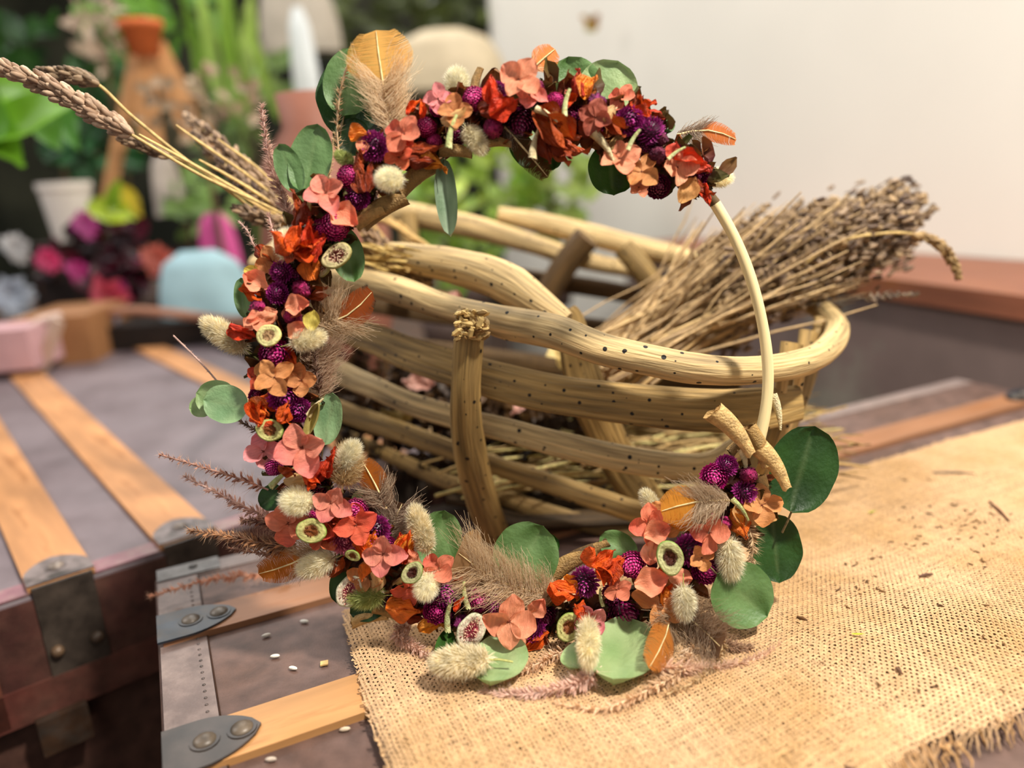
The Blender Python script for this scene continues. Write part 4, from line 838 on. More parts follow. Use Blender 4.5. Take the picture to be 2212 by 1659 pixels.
# bunny tails
for (x, y, L_, a, k, of) in ((987, 180, 62, 85, BT[2:], -.004), (1025, 300, 72, -55, BT, .012), (843, 387, 62, 200, BT[2:], .024), (745, 343, 46, 150, BG, .010), (854, 276, 60, 60, BT, .006), (621, 530, 66, 80, BT[2:], .014), (486, 725, 118, 145, BL, .006), (664, 734, 76, 15, BT, .018), (748, 1008, 96, 80, BB, .012), (752, 985, 70, 60, BT, .016), (644, 1083, 72, 170, BT[2:], .022), (687, 1218, 88, 200, BT, .012), (793, 1290, 76, -175, BG, .014), (909, 1145, 112, 108, BL, .010), (921, 1265, 62, 260, BT[2:], .024), (1404, 1085, 58, 120, BT, .004), (1577, 1205, 92, 275, BT[:2], .020), (1478, 1300, 76, 272, BT[:2], .028), (1550, 384, 60, 0, BT, -.02), (560, 600, 60, 160, BT, .0)):
    k = [k] if isinstance(k[0], bpy.types.Object) else k
    put(k, x, y, L_, a, of, .1, elev=(40 if k[0] is BT[2] else 0))
gput(BL, 997, 1428, 138, 200, .020, .8, .006); gput(BT[1], 1271, 1386, 84, 262, .024, .95, .006)
# slices and pods
for (x, y, L_, a, k, of, t) in ((727, 553, 72, 35, SF, .018, .2), (700, 575, 50, 80, SF, .010, .9), (655, 458, 50, 60, SF, .010, .7), (581, 725, 54, 20, SW, .022, .1), (583, 929, 60, 170, SL, .020, .2), (673, 1147, 66, -5, SL, .026, .2), (762, 1200, 34, -20, SL, .024, .6), (755, 1277, 74, 65, SP_, .014, .3), (891, 1237, 54, 45, SL, .026, .3), (1018, 1362, 80, 60, SP_, .018, .3), (1230, 1354, 66, 62, SL, .022, .3), (1447, 1204, 76, 105, SL, .028, .2)):
    put(k, x, y, L_, a, of, t)
for (x, y, L_, a, k, of) in ((1580, 935, 125, -48, CU1, .016), (1635, 965, 95, -62, CU1, .014), (1668, 1010, 110, -55, CU1, .016), (1645, 1060, 70, -80, CU1, .008), (1675, 890, 80, -75, CP, .0), (1605, 1000, 60, -80, CP, .010), (1600, 960, 60, 40, CD, .002), (830, 455, 110, 30, CD, .006), (800, 472, 70, 30, CU1, .012), (905, 385, 100, 35, CD, .004), (880, 405, 60, 30, CU1, .004), (985, 330, 70, -5, CD, .010), (1032, 172, 50, 75, CD, .004), (1180, 250, 56, -30, CP, .022), (1318, 250, 46, 50, CP, .018), (1158, 310, 70, 80, CP, .018), (1304, 320, 76, -55, CP, .018), (1330, 315, 60, 60, CD, .01), (1075, 310, 60, 0, CD, .006), (1095, 235, 50, 40, CD, .014), (1226, 222, 60, 80, CGN, .022), (1370, 303, 52, 60, CGN, .022), (1462, 332, 46, 35, CGN, .018), (978, 285, 74, 78, CGN, .024), (1598, 1100, 60, -50, CGN, .020), (612, 1030, 70, 40, CGN, .014), (972, 1330, 70, 85, CGN, .016), (1008, 1285, 60, 100, CGN, .016), (980, 1400, 66, 60, CP, .008), (955, 1418, 70, 30, CD, .004), (800, 1338, 78, 8, CU1, -.004), (1240, 1215, 110, 30, CD, -.006), (1285, 1190, 70, 35, CD, -.008), (835, 1325, 60, -20, CD, .0), (683, 880, 50, 50, CP, .014), (1300, 1290, 40, 100, CGN, .016), (1155, 195, 30, 20, CP, .01)):
    put(k, x, y, L_, a, of, .5)
# feathers
def feather(base, tip, wpx, cdown, cvane, ctip, off, downf=.4, seed=0, spread=1.0, curve=.05, label=None, dn=190, vn=190, tipf=.93):
    rnd = random.Random(seed); a = W(*base, off); b = W(*tip, off) if tip[1] < 1400 else G(*tip, .024); d = b - a; L_ = d.length; ux = d.normalized(); n = (-FWD - ux * (-FWD).dot(ux)).normalized(); uy = n.cross(ux); w = wpx * pxm(a) / 2
    f = lambda t: a + ux * L_ * t + uy * curve * L_ * math.sin(math.pi * t) + n * .05 * L_ * math.sin(math.pi * t)
    v = MB()
    for sgn in (-1, 1):
        for i in range(vn):
            tt = i / vn; t = downf + (1 - downf) * tt
            if rnd.random() < .02: continue
            te = min(1, tt * .78 + .25 * (1 - tt * .3)) + rnd.uniform(-.012, .012); h = w * max(.2, math.sin(math.pi * min(.93, te * .80 + .12))) ** .6 * rnd.uniform(.96, 1.02)
            p = f(t * .985); c = mixc(cdown, cvane, min(1, max(0, tt / .15))); c = mixc(c, hx('5A3A1A'), .15 * rnd.random()); wdt = ux * (L_ * (1 - downf) / vn * 1.3)
            q2 = f(downf + (1 - downf) * te) + uy * sgn * h - n * .10 * h + n * .0003 * rnd.random(); q1 = p.lerp(q2, .55) + uy * sgn * h * .12 - ux * .03 * L_ * (1 - downf)
            cc = [c, c, c, c, ctip if (q2 - a).dot(ux) / L_ > tipf else c, ctip if (q2 - a).dot(ux) / L_ > tipf else c]
            v.add([p, p + wdt, q1 + wdt, q1, q2 + wdt * .5, q2], [(0, 1, 2, 3), (3, 2, 4, 5)], cc)
    o = v.build('feather', fuzzM, wr, smooth=False)
    if label: o['label'] = label
    q = MB(); q.tube([f(t) + n * .0004 for t in (0, .25, .5, .75, .97)], [.0007, .0006, .0005, .0004, .0002], 5, hx('E8D29A')); q.build('quill', dryM, o, inv=True)
    q = MB()
    for i in range(int(dn * 1.7)):
        sgn = rnd.choice((-1, 1)); t = rnd.uniform(0, downf * .97); p = f(t); L2 = w * rnd.uniform(.8, 1.6) * spread * (.5 + .5 * min(1, t / downf + .25))
        dr = (uy * sgn * rnd.uniform(.5, 1.1) + ux * rnd.uniform(.15, 1.0) + n * rnd.uniform(-.3, .5)).normalized(); pts = []; ph = rnd.uniform(0, 6)
        for k in range(5): s = k / 4; pts.append(p + dr * L2 * s + (ux * .35 * s * s + n * .14 * math.sin(ph + s * 4) + uy * .13 * math.sin(ph * 2 + s * 5)) * L2)
        sd = ux.cross(dr).normalized().cross(dr) * .00017; c = mixc(cdown, hx('E8D4B8'), rnd.random() * .6)
        vs = []
        for k, z in enumerate(pts): ww = sd * (1 - .6 * k / 4); vs += [z - ww, z + ww]
        q.add(vs, [(2 * k, 2 * k + 1, 2 * k + 3, 2 * k + 2) for k in range(4)], c)
        # barbules
        for k in (1, 2, 3):
            for h in (-1, 1):
                z = pts[k]; e = z + (dr * .4 + ux.cross(dr).normalized() * 0 + (uy * h * .5 + n * rnd.uniform(-.5, .5))) * L2 * .13
                q.add([z - sd * .6, z + sd * .6, e], [(0, 1, 2)], c)
    q.build('down', fuzzM, o, inv=True, smooth=False)['label'] = 'fluffy beige down at the base'
    return o
DWN = hx('A88A70')
feather((852, 285), (812, 62), 145, hx('C8AE88'), hx('F0BE6A'), hx('F0B060'), .006, .46, 1, .8, .02, 'upright golden feather', 330, 240, .985)
feather((1462, 292), (1592, 303), 46, hx('8A7060'), hx('D07A40'), hx('E08A40'), -.02, .35, 2, 1.2, .1, None, 120, 80)
feather((680, 705), (806, 628), 70, hx('9A7A54'), hx('9A4A1C'), hx('2A1810'), .002, .34, 3, 1.5, -.12, 'dark rust feather', 240, 150, .88)
feather((835, 1098), (780, 992), 60, hx('6A4A34'), hx('B0621E'), hx('14120E'), .008, .3, 4, 1.2, -.03, None, 200, 150, .96)
feather((705, 1178), (556, 1240), 68, hx('B08A5C'), hx('C07226'), hx('1E1410'), .006, .32, 5, 1.1, .04, 'rust orange feather pointing left', 150, 160, .97)
feather((1205, 1285), (985, 1190), 130, hx('CCAC82'), hx('B08A60'), hx('C0935A'), .008, .8, 6, 1.0, .08, 'fluffy beige feather', 520, 60)
feather((1448, 1310), (1400, 1445), 70, hx('9A7A58'), hx('D0843A'), hx('14120E'), .010, .3, 7, 1.2, .02, 'orange feather with black tip', 140, 170, .93)
feather((1575, 1080), (1425, 1105), 84, hx('AC9070'), hx('E8A23E'), hx('E09A3A'), .024, .42, 8, 1.1, -.06, None, 260, 150)
feather((1090, 275), (1185, 385), 56, hx('4A3420'), hx('4E3216'), hx('6A3414'), .006, .2, 9, .7, 0, 'dark brown drooping feather', 80, 160)
feather((1150, 150), (1200, 106), 62, hx('E0B080'), hx('EE9A58'), hx('2A1810'), -.006, .1, 10, .6, 0, None, 50, 120, .97)
feather((690, 860), (700, 740), 80, hx('B09078'), hx('9A7A60'), hx('9A7A60'), -.006, .85, 11, 1.2, .05, None, 360, 30)
feather((840, 1190), (870, 1085), 70, hx('6E5242'), hx('5A4030'), hx('5A4030'), -.004, .85, 12, 1.2, .05, None, 300, 30)
feather((1460, 1320), (1560, 1400), 90, hx('8A6A50'), hx('8A6A50'), hx('8A6A50'), -.002, .85, 14, 1.2, .05, None, 300, 20)
# pink-brown grass plumes: polyline in px, offset list, thickness px, colours, density
def plume(pts, offs, wpx, cA, cB, n=150, seed=0, ground=False, awn=1.0, start=.1, label=None):
    rnd = random.Random(seed); raw = []
    for (x, y), o_ in zip(pts, offs):
        if ground or y > 1385: raw.append(G(x, y, max(o_, .012)))
        else: raw.append(W(x, y, o_))
    pp = catmull(raw, 8); K = len(pp); m = MB(); m.tube(pp, [.0006] * K, 5, mixc(cA, cB, .6)); o = m.build('grass_plume', dryM, wr)
    if label: o['label'] = label
    s = MB(); w = wpx * pxm(pp[K // 2]) * (1.4 if ground else 1.3); n = int(n * (1.5 if ground else 1.1))
    for i in range(n):
        t = (start + (1 - start) * i / n) * (K - 1); j = min(int(t), K - 2); p = pp[j].lerp(pp[j + 1], t - j); d = (pp[j + 1] - pp[j]).normalized(); f = t / (K - 1)
        ww = w * (1.1 - .7 * f) * rnd.uniform(.6, 1.2); o_ = Vector((rnd.uniform(-1, 1), rnd.uniform(-1, 1), rnd.uniform(-1, 1))); o_ = (o_ - d * o_.dot(d)).normalized()
        dv = (d * rnd.uniform(.5, 1.0) + o_).normalized(); c = mixc(cA, cB, rnd.random()); e = p + dv * ww * .55
        s.ellip(basis(dv, o_.cross(d), p + dv * ww * .3), (ww * .3, ww * .07, ww * .07), c, 3, 4)
        for k in range(3):
            q = (dv + Vector((rnd.uniform(-1, 1), rnd.uniform(-1, 1), rnd.uniform(-1, 1))) * .55).normalized(); sd = q.cross(o_).normalized() * .00013
            a_ = p + dv * ww * .2
            s.add([a_ - sd, a_ + sd, a_ + q * ww * .9 * awn], [(0, 1, 2)], mixc(c, hx('E8CDB0'), .35))
    s.build('spikelets', fuzzM, o, inv=True, smooth=False); return o
PK1, PK2 = hx('E8C6B8'), hx('B48C80'); TN1, TN2 = hx('F0D8AC'), hx('BC9868'); BR1, BR2 = hx('B07E66'), hx('5E3C38')
plume([(735, 350), (728, 280), (735, 200), (752, 140), (775, 118)], [0, 0, 0, .002, .004], 20, TN1, hx('A07C60'), 90, 1)
plume([(640, 500), (600, 400), (578, 320), (565, 225)], [-.004, -.006, -.008, -.008], 27, PK1, PK2, 220, 2, label='pink feathery grass plume')
plume([(650, 520), (620, 450), (600, 380), (585, 330)], [-.004, -.004, -.006, -.006], 22, PK1, PK2, 130, 3)
plume([(610, 590), (555, 540), (535, 500), (515, 478)], [0, -.002, -.002, -.004], 15, PK1, PK2, 60, 4)
plume([(620, 560), (590, 500), (580, 460)], [0, 0, -.002], 18, PK1, PK2, 70, 5)
plume([(690, 430), (712, 370), (720, 300)], [0, 0, .002], 14, TN1, TN2, 50, 6)
plume([(580, 1058), (520, 1035), (440, 1010), (345, 982)], [0, 0, 0, -.004], 26, hx('F0C0A8'), hx('8A5A50'), 110, 7)
plume([(640, 1140), (560, 1110), (480, 1070), (400, 1030)], [0, -.004, -.01, -.02], 32, PK1, PK2, 170, 8)
plume([(640, 1175), (580, 1175), (500, 1160), (410, 1145)], [.004, .004, .006, .006], 34, hx('CE9E72'), BR2, 220, 9, label='bristly brown grass plume')
plume([(640, 1150), (600, 1140), (560, 1125), (520, 1125)], [.0, .0, .0, -.004], 32, BR1, BR2, 170, 10)
plume([(640, 1165), (620, 1185), (570, 1195), (500, 1185)], [-.004, -.002, .0, -.004], 26, BR1, BR2, 140, 11)
plume([(620, 960), (590, 950), (545, 925), (510, 905)], [-.002, -.004, -.004, -.006], 22, hx('8A6A58'), hx('4A322C'), 110, 12)
plume([(600, 900), (560, 940), (555, 980)], [-.002, -.004, -.004], 16, hx('8A6A58'), hx('4A322C'), 60, 13)
plume([(640, 1232), (560, 1240), (440, 1255), (322, 1290)], [.008, .007, .007, .008], 25, hx('F0BC9C'), hx('C08A70'), 130, 14, True)
plume([(1605, 1125), (1625, 1160), (1622, 1220), (1610, 1290)], [.012, .014, .014, .012], 24, TN1, hx('A8805E'), 120, 15)
plume([(1565, 1130), (1595, 1170), (1590, 1230)], [.006, .008, .008], 20, TN1, TN2, 70, 16)
plume([(1575, 1230), (1545, 1300), (1500, 1360), (1450, 1415), (1390, 1460)], [.010, .012, .012, .010, .006], 22, TN1, TN2, 150, 17, label='pale straw grass plume')
plume([(1390, 1350), (1340, 1385), (1290, 1425), (1240, 1455)], [.014, .014, .012, .010], 18, TN1, TN2, 100, 18)
plume([(1230, 1400), (1170, 1430), (1110, 1455), (1050, 1480)], [.012, .012, .014, .014], 26, hx('FFE8C8'), hx('D0A880'), 140, 19, True)
plume([(1700, 1385), (1640, 1420), (1560, 1440), (1470, 1445), (1400, 1440)][::-1], [.016, .016, .014, .013, .012], 30, hx('FFE0C4'), hx('D8B094'), 200, 20, True)
plume([(1500, 1370), (1480, 1440), (1400, 1490), (1300, 1530), (1200, 1520)], [.016, .016, .014, .013, .012], 32, hx('FFE8C8'), hx('D8B488'), 220, 21, True)
plume([(1540, 1330), (1560, 1400), (1520, 1460), (1440, 1500)], [.016, .016, .014, .013], 26, TN1, TN2, 150, 22, True)
plume([(900, 1340), (860, 1370), (900, 1400), (960, 1435)], [.018, .018, .014, .013], 30, hx('FFE0CC'), hx('DCB8A4'), 170, 23, True)
plume([(1300, 1440), (1240, 1480), (1130, 1500), (1040, 1495)], [.018, .016, .014, .012], 34, hx('FFE4D4'), hx('E0BCAC'), 200, 24, True)
plume([(830, 1300), (850, 1340), (855, 1370), (842, 1395)], [.016, .018, .014, .012], 14, TN1, TN2, 40, 25, True)
plume([(690, 850), (683, 800), (680, 750)], [0, 0, 0], 26, hx('8A6A5A'), hx('6A5044'), 90, 26)
plume([(1470, 1330), (1560, 1390), (1620, 1400)], [.018, .016, .014], 34, hx('D8B090'), hx('A88468'), 130, 27, True)
plume([(600, 950), (520, 880), (440, 790), (375, 725)], [-.004, -.008, -.014, -.02], 9, PK1, PK2, 60, 28)

# ---------------------------------------------------------------- scattered bits
random.seed(55)
for (x, y, a, c, lb) in ((575, 1372, 25, 'C8C0B4', 'grey seed pair piece on the trunk, left of the burlap corner'), (657, 1342, -10, 'E8E4D8', 'pale seed nearest the wreath on the trunk top'), (594, 1417, 5, 'EEE8D8', 'white seed lying in the middle of the front trunk top'), (633, 1443, -20, 'EEE8D8', 'white seed just left of the small tan chip'), (745, 1575, 10, 'C8B49A', 'seed beside the burlap edge below the wooden batten'), (563, 1036, 0, 'D8D0C4', 'tiny seed on the grey trunk beside the wreath'), (585, 1640, 0, 'B8A898', 'seed near the bottom of the front trunk, below the batten')):
    p = G(x, y, .0016 if y > 1100 else .002); q = MB(); q.ellip(basis((math.cos(R(a)), math.sin(R(a)) , 0), (0, 0, 1), p), (.0030, .0013, .0012), hx(c), 6, 8); tag(q.build('seed', dryM), lb, 'seed', 'seeds on the trunks')
q = MB(); p = G(692, 1440, .001); q.box(p, Vector((.0045, .001, 0)), Vector((-.0008, .0042, 0)), Vector((.0, 0, .0009)), hx('C8A468')); tag(q.build('wood_chip', dryM, smooth=False), 'small square tan chip on the trunk left of the burlap', 'chip')
crumbs = []
for i in range(4):
    q = MB(); q.tube([(-.5, 0, 0), (-.1, .06 * (i - 1), .04), (.5, -.05, 0)], [.10, .16, .06], 5, mixc(hx('5A4028'), hx('8A6A44'), i / 3)); crumbs.append(proto(q.build('plant_crumb', dryU)))
random.seed(8)
spots = [(1720 + U(0, 30), 1060 + U(0, 20)) for _ in range(3)] + [(random.gauss(2060, 75), random.gauss(1125, 38)) for _ in range(55)] + [(random.gauss(1900, 60), random.gauss(1250, 40)) for _ in range(16)] + [(U(1720, 2200), U(1100, 1500)) for _ in range(26)]
for i, (x, y) in enumerate(spots):
    if x > 2230: continue
    p = G(x, y, .01); z = Hp(p); p = G(x, y, z + .0009)
    if not inside(np.array([p.x]), np.array([p.y]))[0]: continue
    s = U(.002, .0045); a = U(0, 6.28)
    o = place(crumbs[i % 4], None, basis((math.cos(a), math.sin(a), 0), (0, 0, 1), p, s)); o.name = 'plant_crumb'
    tag(o, 'tiny dark brown plant crumb scattered on the burlap right of the wreath', 'crumb', 'plant crumbs on the burlap')
for k, (a, b, c, lb) in enumerate((((2137, 1083), (2180, 1125), '6A4030', 'longest brown twig on the burlap, near the right edge'), ((2015, 1020), (2105, 1022), '7A6A58', 'thin grey twig lying along the far edge of the burlap'), ((1722, 1333), (1744, 1340), '6A4A2C', 'short brown stick on the burlap right of the big round leaf'), ((1986, 1245), (2015, 1240), '6A4A3A', 'fine dark stick in the middle of the burlap'), ((1936, 1442), (1948, 1455), '7A5A44', 'brown thorn-like bit low on the burlap'), ((1825, 1655), (1850, 1668), '7A5A44', 'brown stick at the bottom edge of the burlap'))):
    pa = G(*a, .012); pa = G(*a, Hp(pa) + .0012); pb = G(*b, .012); pb = G(*b, Hp(pb) + .0012)
    q = MB(); q.tube([pa, pa.lerp(pb, .5) + Vector((0, 0, .0005)), pb], [.0007, .0011, .0005], 6, hx(c)); tag(q.build('twig', dryM), lb, 'twig')
for (x, y, a, lb) in ((1840, 1369, -25, 'yellow-green leaf scrap on the burlap right of the wreath'), (1875, 1107, 0, 'yellow-green leaf scrap near the far edge of the burlap')):
    p = G(x, y, .012); p = G(x, y, Hp(p) + .0016); q = MB(); petal(q, basis((math.cos(R(a)), math.sin(R(a)), 0), (0, 0, 1), p, .007), 1, .25, c0=hx('C8D23A'), c1=hx('A8B830'), nu=6, nv=4); tag(q.build('leaf_scrap', petalM), lb, 'leaf scrap')

# ---------------------------------------------------------------- blurred background, left
# a work table the background things stand on
TZ = -.04
tb = empty('display_table', (-1.0, 2.2, FLZ), 'long dark table carrying the potted plants in the blurred background', 'table')
q = MB(); q.box((-2.6, 1.56, TZ - .04), (2.55, 0, 0), (0, 1.66, 0), (0, 0, .04), hx('4A3C34')); q.build('tabletop', plankM, tb, smooth=False)
for (x, y) in ((-2.5, 1.52), (-.15, 1.52), (-2.5, 3.1), (-.15, 3.1)):
    q = MB(); q.box((x, y, FLZ), (.05, 0, 0), (0, .05, 0), (0, 0, TZ - .04 - FLZ), hx('3A2E28')); q.build('leg', plankM, tb, smooth=False)
def leafy(name, label, cat, base, spec, pot=None, group=None):
    """spec: list of (tip px, tip py, Y, root px, root py, width frac, colour)"""
    e = empty(name, tuple(base), label, cat, group)
    zb = .0 if spec[0][2] < 1.3 else TZ
    q = MB(); q.lathe([(0, 0), (.035, 0), (.045, .09), (.04, .09), (0, .07)], 20, hx('6A5A50'), (base[0], base[1], zb)); q.build('pot', plainM, e)
    q = MB(); q.tube([Vector((base[0], base[1], zb + .07)), base], .008, 6, hx('5A6A2A')); q.build('stem', dryM, e)
    for i, (x, y, Y, x0, y0, wf, c) in enumerate(spec):
        a = P(x0, y0, Y + .02); b = P(x, y, Y); d = b - a; q = MB()
        petal(q, basis(d, Vector((U(-.3, .3), -1, .7)), a), d.length, d.length * wf, cup=.2, bend=.08, crump=.05, nu=10, nv=6, c0=mixc(hx(c), hx('3A5A1A'), .2), c1=hx(c), seed=i)
        q.build('leaf', foliM, e)
    return e
def foliage(name, label, cx, cy, Y, wpx, hpx, c, n=60, lsz=55, group=None, base=None):
    p = P(cx, cy, Y); e = empty(name, (p.x, p.y, TZ), label, 'plant', group)
    for i in range(n):
        a = U(0, 6.28); r_ = math.sqrt(random.random()); x = cx + math.cos(a) * r_ * wpx / 2; y = cy + math.sin(a) * r_ * hpx / 2
        o_ = P(x, y, Y + U(-.08, .08)); L_ = lsz * pxm(o_) * U(.7, 1.3); q = MB()
        petal(q, basis(Vector((U(-1, 1), U(-.5, .5), U(-.6, 1))), Vector((U(-.6, .6), -1, U(0, 1))), o_), L_, L_ * .55, cup=.2, bend=.1, nu=6, nv=5, c0=mixc(hx(c[0]), hx(c[1]), random.random()), c1=mixc(hx(c[0]), hx(c[1]), random.random()), seed=i)
        q.build('leaf', foliM, e)
    q = MB(); q.tube([Vector((p.x, p.y, TZ + .05)), P(cx, cy, Y)], .006, 6, hx('5A4A2A')); q.build('stem', dryM, e)
    q = MB(); q.lathe([(0, 0), (.035, 0), (.05, .08), (.045, .08), (0, .06)], 20, hx('4A3A34'), (p.x, p.y, TZ)); q.build('pot', plainM, e)
    return e
random.seed(91)
def pot(x, ytop, ybot, wtop, wbot, Y, c, name, label, cat, m=glossM, rimh=.12):
    t = P(x, ytop, Y); b = P(x, ybot, Y); s = pxm(t); h = t.z - b.z; rt = wtop * s / 2; rb = wbot * s / 2
    e = empty(name, (b.x, b.y, b.z), label, cat)
    q = MB(); q.lathe([(0, 0), (rb, 0), (rt * .94, h * (1 - rimh)), (rt, h * (1 - rimh)), (rt, h), (rt * .88, h), (rt * .8, h * .5), (0, h * .45)], 28, hx(c), (b.x, b.y, b.z)); q.build('pot_body', m, e, smooth=False)
    return e
pp_ = P(163, 520, 1.75); q = MB(); q.box((pp_.x - .08, pp_.y - .06, TZ), (.16, 0, 0), (0, .14, 0), (0, 0, pp_.z - TZ), hx('2A201C')); tag(q.build('wooden_crate', plankM, smooth=False), 'dark crate carrying the white flower pot', 'crate')
pot(163, 392, 520, 110, 78, 1.75, 'EFE6DC', 'flower_pot', 'white tapered flower pot at the left, in front of the greenery', 'pot')
leafy('potted_plant', 'broad bright green leaves hanging at the far left edge', 'plant', P(-190, 420, 1.15), [(190, 235, 1.15, -60, 300, .42, '74A82C'), (100, 230, 1.2, -60, 180, .5, '82B43A'), (60, 370, 1.15, -80, 200, .4, '689A24'), (140, 330, 1.25, 80, 215, .55, '5E9430'), (10, 300, 1.2, -90, 140, .4, '7EB034'), (-20, 380, 1.15, -70, 120, .5, '5E9426'), (175, 330, 1.3, 110, 190, .35, '4A8228')])
leafy('calla_leaf_plant', 'yellow-green leaf curling beside the white pot', 'plant', P(230, 500, 1.7), [(300, 480, 1.7, 190, 440, .5, 'B4CC2A'), (265, 385, 1.7, 240, 470, .4, '8AB030'), (310, 470, 1.72, 255, 400, .45, 'D0B82A')])
foliage('bushy_plant', 'dark green bush at the top left corner', 95, 160, 2.6, 330, 230, ('3E6E2A', '1E3A1A'), 46, 70)
foliage('bushy_plant', 'light green shrub behind the terracotta ball on the stand', 330, 40, 2.9, 320, 160, ('8CBE4A', '4A7A2A'), 46, 70)
foliage('bushy_plant', 'green foliage spilling between the easel and the dusty pink vase', 540, 230, 2.6, 260, 200, ('A0B870', '5E7A3C'), 40, 60)
foliage('bushy_plant', 'yellow-green shrub seen through the hoop above the basket', 1010, 420, 1.9, 330, 210, ('B4C84A', '5E8A2A'), 70, 60)
foliage('bushy_plant', 'grey-green shrub seen through the hoop near its right side', 1190, 400, 1.9, 230, 260, ('A8B85A', '6A8A3A'), 60, 55)
foliage('bushy_plant', 'green leaves low behind the far rim of the basket', 950, 560, 1.45, 300, 120, ('8CAA3A', '3E5A1E'), 40, 45)
foliage('bushy_plant', 'dim olive foliage at the top centre beside the pale wall', 900, 30, 3.1, 420, 150, ('5A6430', '2E3418'), 46, 70)
foliage('bushy_plant', 'dark green leaves between the white pot and the stand', 210, 330, 2.2, 180, 190, ('2E6A30', '173E1C'), 36, 60)
foliage('bushy_plant', 'soft light green leaves above the blue bag', 430, 440, 2.0, 150, 130, ('9CBE6A', '6A8A4A'), 30, 50)
foliage('dry_hydrangea', 'pale beige dried blooms at the top left before the dark corner', 215, 60, 2.2, 120, 190, ('D8C0A8', 'A89078'), 40, 36)
foliage('dry_hydrangea', 'beige dried blooms behind the grass stalks left of the pink plume', 430, 230, 1.7, 260, 160, ('C8AE90', '8E765A'), 46, 34)
q0_ = leafy('sword_leaf_plant', 'tall plant of narrow upright green leaves at the top left of centre', 'plant', P(520, 260, 2.3), [(430, -60, 2.3, 480, 250, .12, 'A8C860'), (500, -70, 2.3, 510, 260, .12, '8AB040'), (560, -60, 2.35, 520, 250, .12, 'B8D070'), (400, -20, 2.4, 460, 240, .12, '7AA038'), (530, 20, 2.2, 600, 260, .1, '9CBC50'), (460, -80, 2.35, 540, 240, .1, 'B0CC6A')])
# wooden stand with a terracotta ball
e = empty('wooden_easel', tuple(P(300, 470, 1.9)), 'orange-brown wooden stand with slanting legs in the left background', 'stand')
for (a, b, w) in (((300, 100), (225, 470), 34), ((330, 100), (430, 300), 60), ((300, 120), (330, 320), 56), ((400, 240), (470, 330), 40)):
    q = MB(); p1_, p2_ = P(*a, 1.9), P(*b, 1.9); q.tube([p1_, p2_], w * pxm(p1_) / 2, 4, hx('C8925E'), flat=((0, -1, 0), .3)); q.build('leg', plainM, e, smooth=False)
p = P(308, 85, 1.85); q = MB(); s_ = pxm(p); q.lathe([(0, 0), (30 * s_, 0), (42 * s_, 50 * s_), (46 * s_, 50 * s_), (46 * s_, 66 * s_), (36 * s_, 66 * s_), (0, 40 * s_)], 24, hx('D8703A'), (p.x, p.y, p.z - 30 * s_)); tag(q.build('terracotta_pot', plainM), 'small bright terracotta pot on top of the wooden stand', 'pot')
# burgundy bouquet
e = empty('burgundy_bouquet', tuple(P(230, 650, 1.6)), 'heap of dark burgundy and magenta flowers at the left behind the trunk', 'flowers')
for i in range(80):
    x = random.gauss(230, 75); y = 560 + (x - 230) * .1 + random.gauss(0, 42); o_ = P(x, y, U(1.62, 1.76)); q = MB()
    c = random.choice(('3A0A1E', '2A0814', '4E0A22', '200810', '5A1028')) if i % 9 else random.choice(('C83A8A', 'B8407A', 'D85A9A'))
    L_ = (40 if i % 9 else 36) * pxm(o_) * U(.8, 1.5)
    petal(q, basis(Vector((U(-1, 1), U(-.5, .5), U(-.6, .8))), Vector((U(-.6, .6), -1, U(0, 1))), o_), L_, L_ * .8, cup=.3, nu=6, nv=5, c0=hx(c), c1=hx(c), seed=i); q.build('petal', foliM, e)
for i, (x, y, w, h, c, lb) in enumerate(((105, 565, 36, 20, 'D84A80', 'hot pink bloom at the left of the burgundy heap'), (185, 485, 36, 30, 'C858A0', 'magenta bloom at the top of the burgundy heap'), (168, 585, 30, 24, 'C84090', 'magenta bloom low in the burgundy heap'), (235, 645, 56, 26, 'C04860', 'rose-red bloom under the burgundy heap'), (340, 562, 44, 26, 'D07060', 'salmon bloom between the burgundy heap and the blue bag'), (38, 535, 40, 36, 'DCDCDC', 'round white bloom left of the burgundy heap'), (30, 640, 60, 50, 'C8D0DC', 'white crumpled paper at the left edge'))):
    p = P(x, y, 1.58); q = MB(); s_ = pxm(p)
    for j in range(12):
        a = j * 2.4; petal(q, basis(Vector((math.cos(a), -.3, math.sin(a))), (0, -1, .2), p), w * s_ * U(.7, 1), w * s_ * .6, cup=.3, bend=-.2, nu=6, nv=5, c0=hx(c), c1=hx(c), seed=j)
    tag(q.build('blurred_bloom' if i < 6 else 'crumpled_paper', foliM), lb, 'flower' if i < 6 else 'paper')
# blue bag and magenta cloth
def bag(cx, cy, Y, w, h, c, name, label, cat, m=plainM):
    q = MB(); p = P(cx, cy, Y); s_ = pxm(p); pts = []
    for i in range(13):
        v = i / 12
        for j in range(25):
            a = 2 * math.pi * j / 24; r_ = (1 - .42 * v ** 2) * (1 - max(0, v - .85) * 3) * (1 + .05 * math.sin(a * 5 + v * 3)); pts.append((p.x + w / 2 * s_ * r_ * math.cos(a), p.y + .45 * w / 2 * s_ * r_ * math.sin(a), p.z - h / 2 * s_ + h * s_ * v))
    q.grid(pts, 13, 25, hx(c)); return tag(q.build(name, m), label, cat)
bag(440, 618, 1.55, 215, 155, 'A8CCD6', 'cloth_bag', 'pale blue cloth bag left of the wreath', 'bag')
bag(470, 520, 1.75, 90, 120, 'C8508E', 'paper_wrap', 'magenta wrapping paper above the blue bag', 'paper')
bag(360, 400, 2.1, 70, 130, 'C0B4A8', 'ceramic_jar', 'grey-beige jar between the stand and the blue bag', 'jar')
bag(655, 130, 2.5, 60, 210, 'D8DCDC', 'glass_bottle', 'pale bottle standing left of the golden feather', 'bottle', glossM)
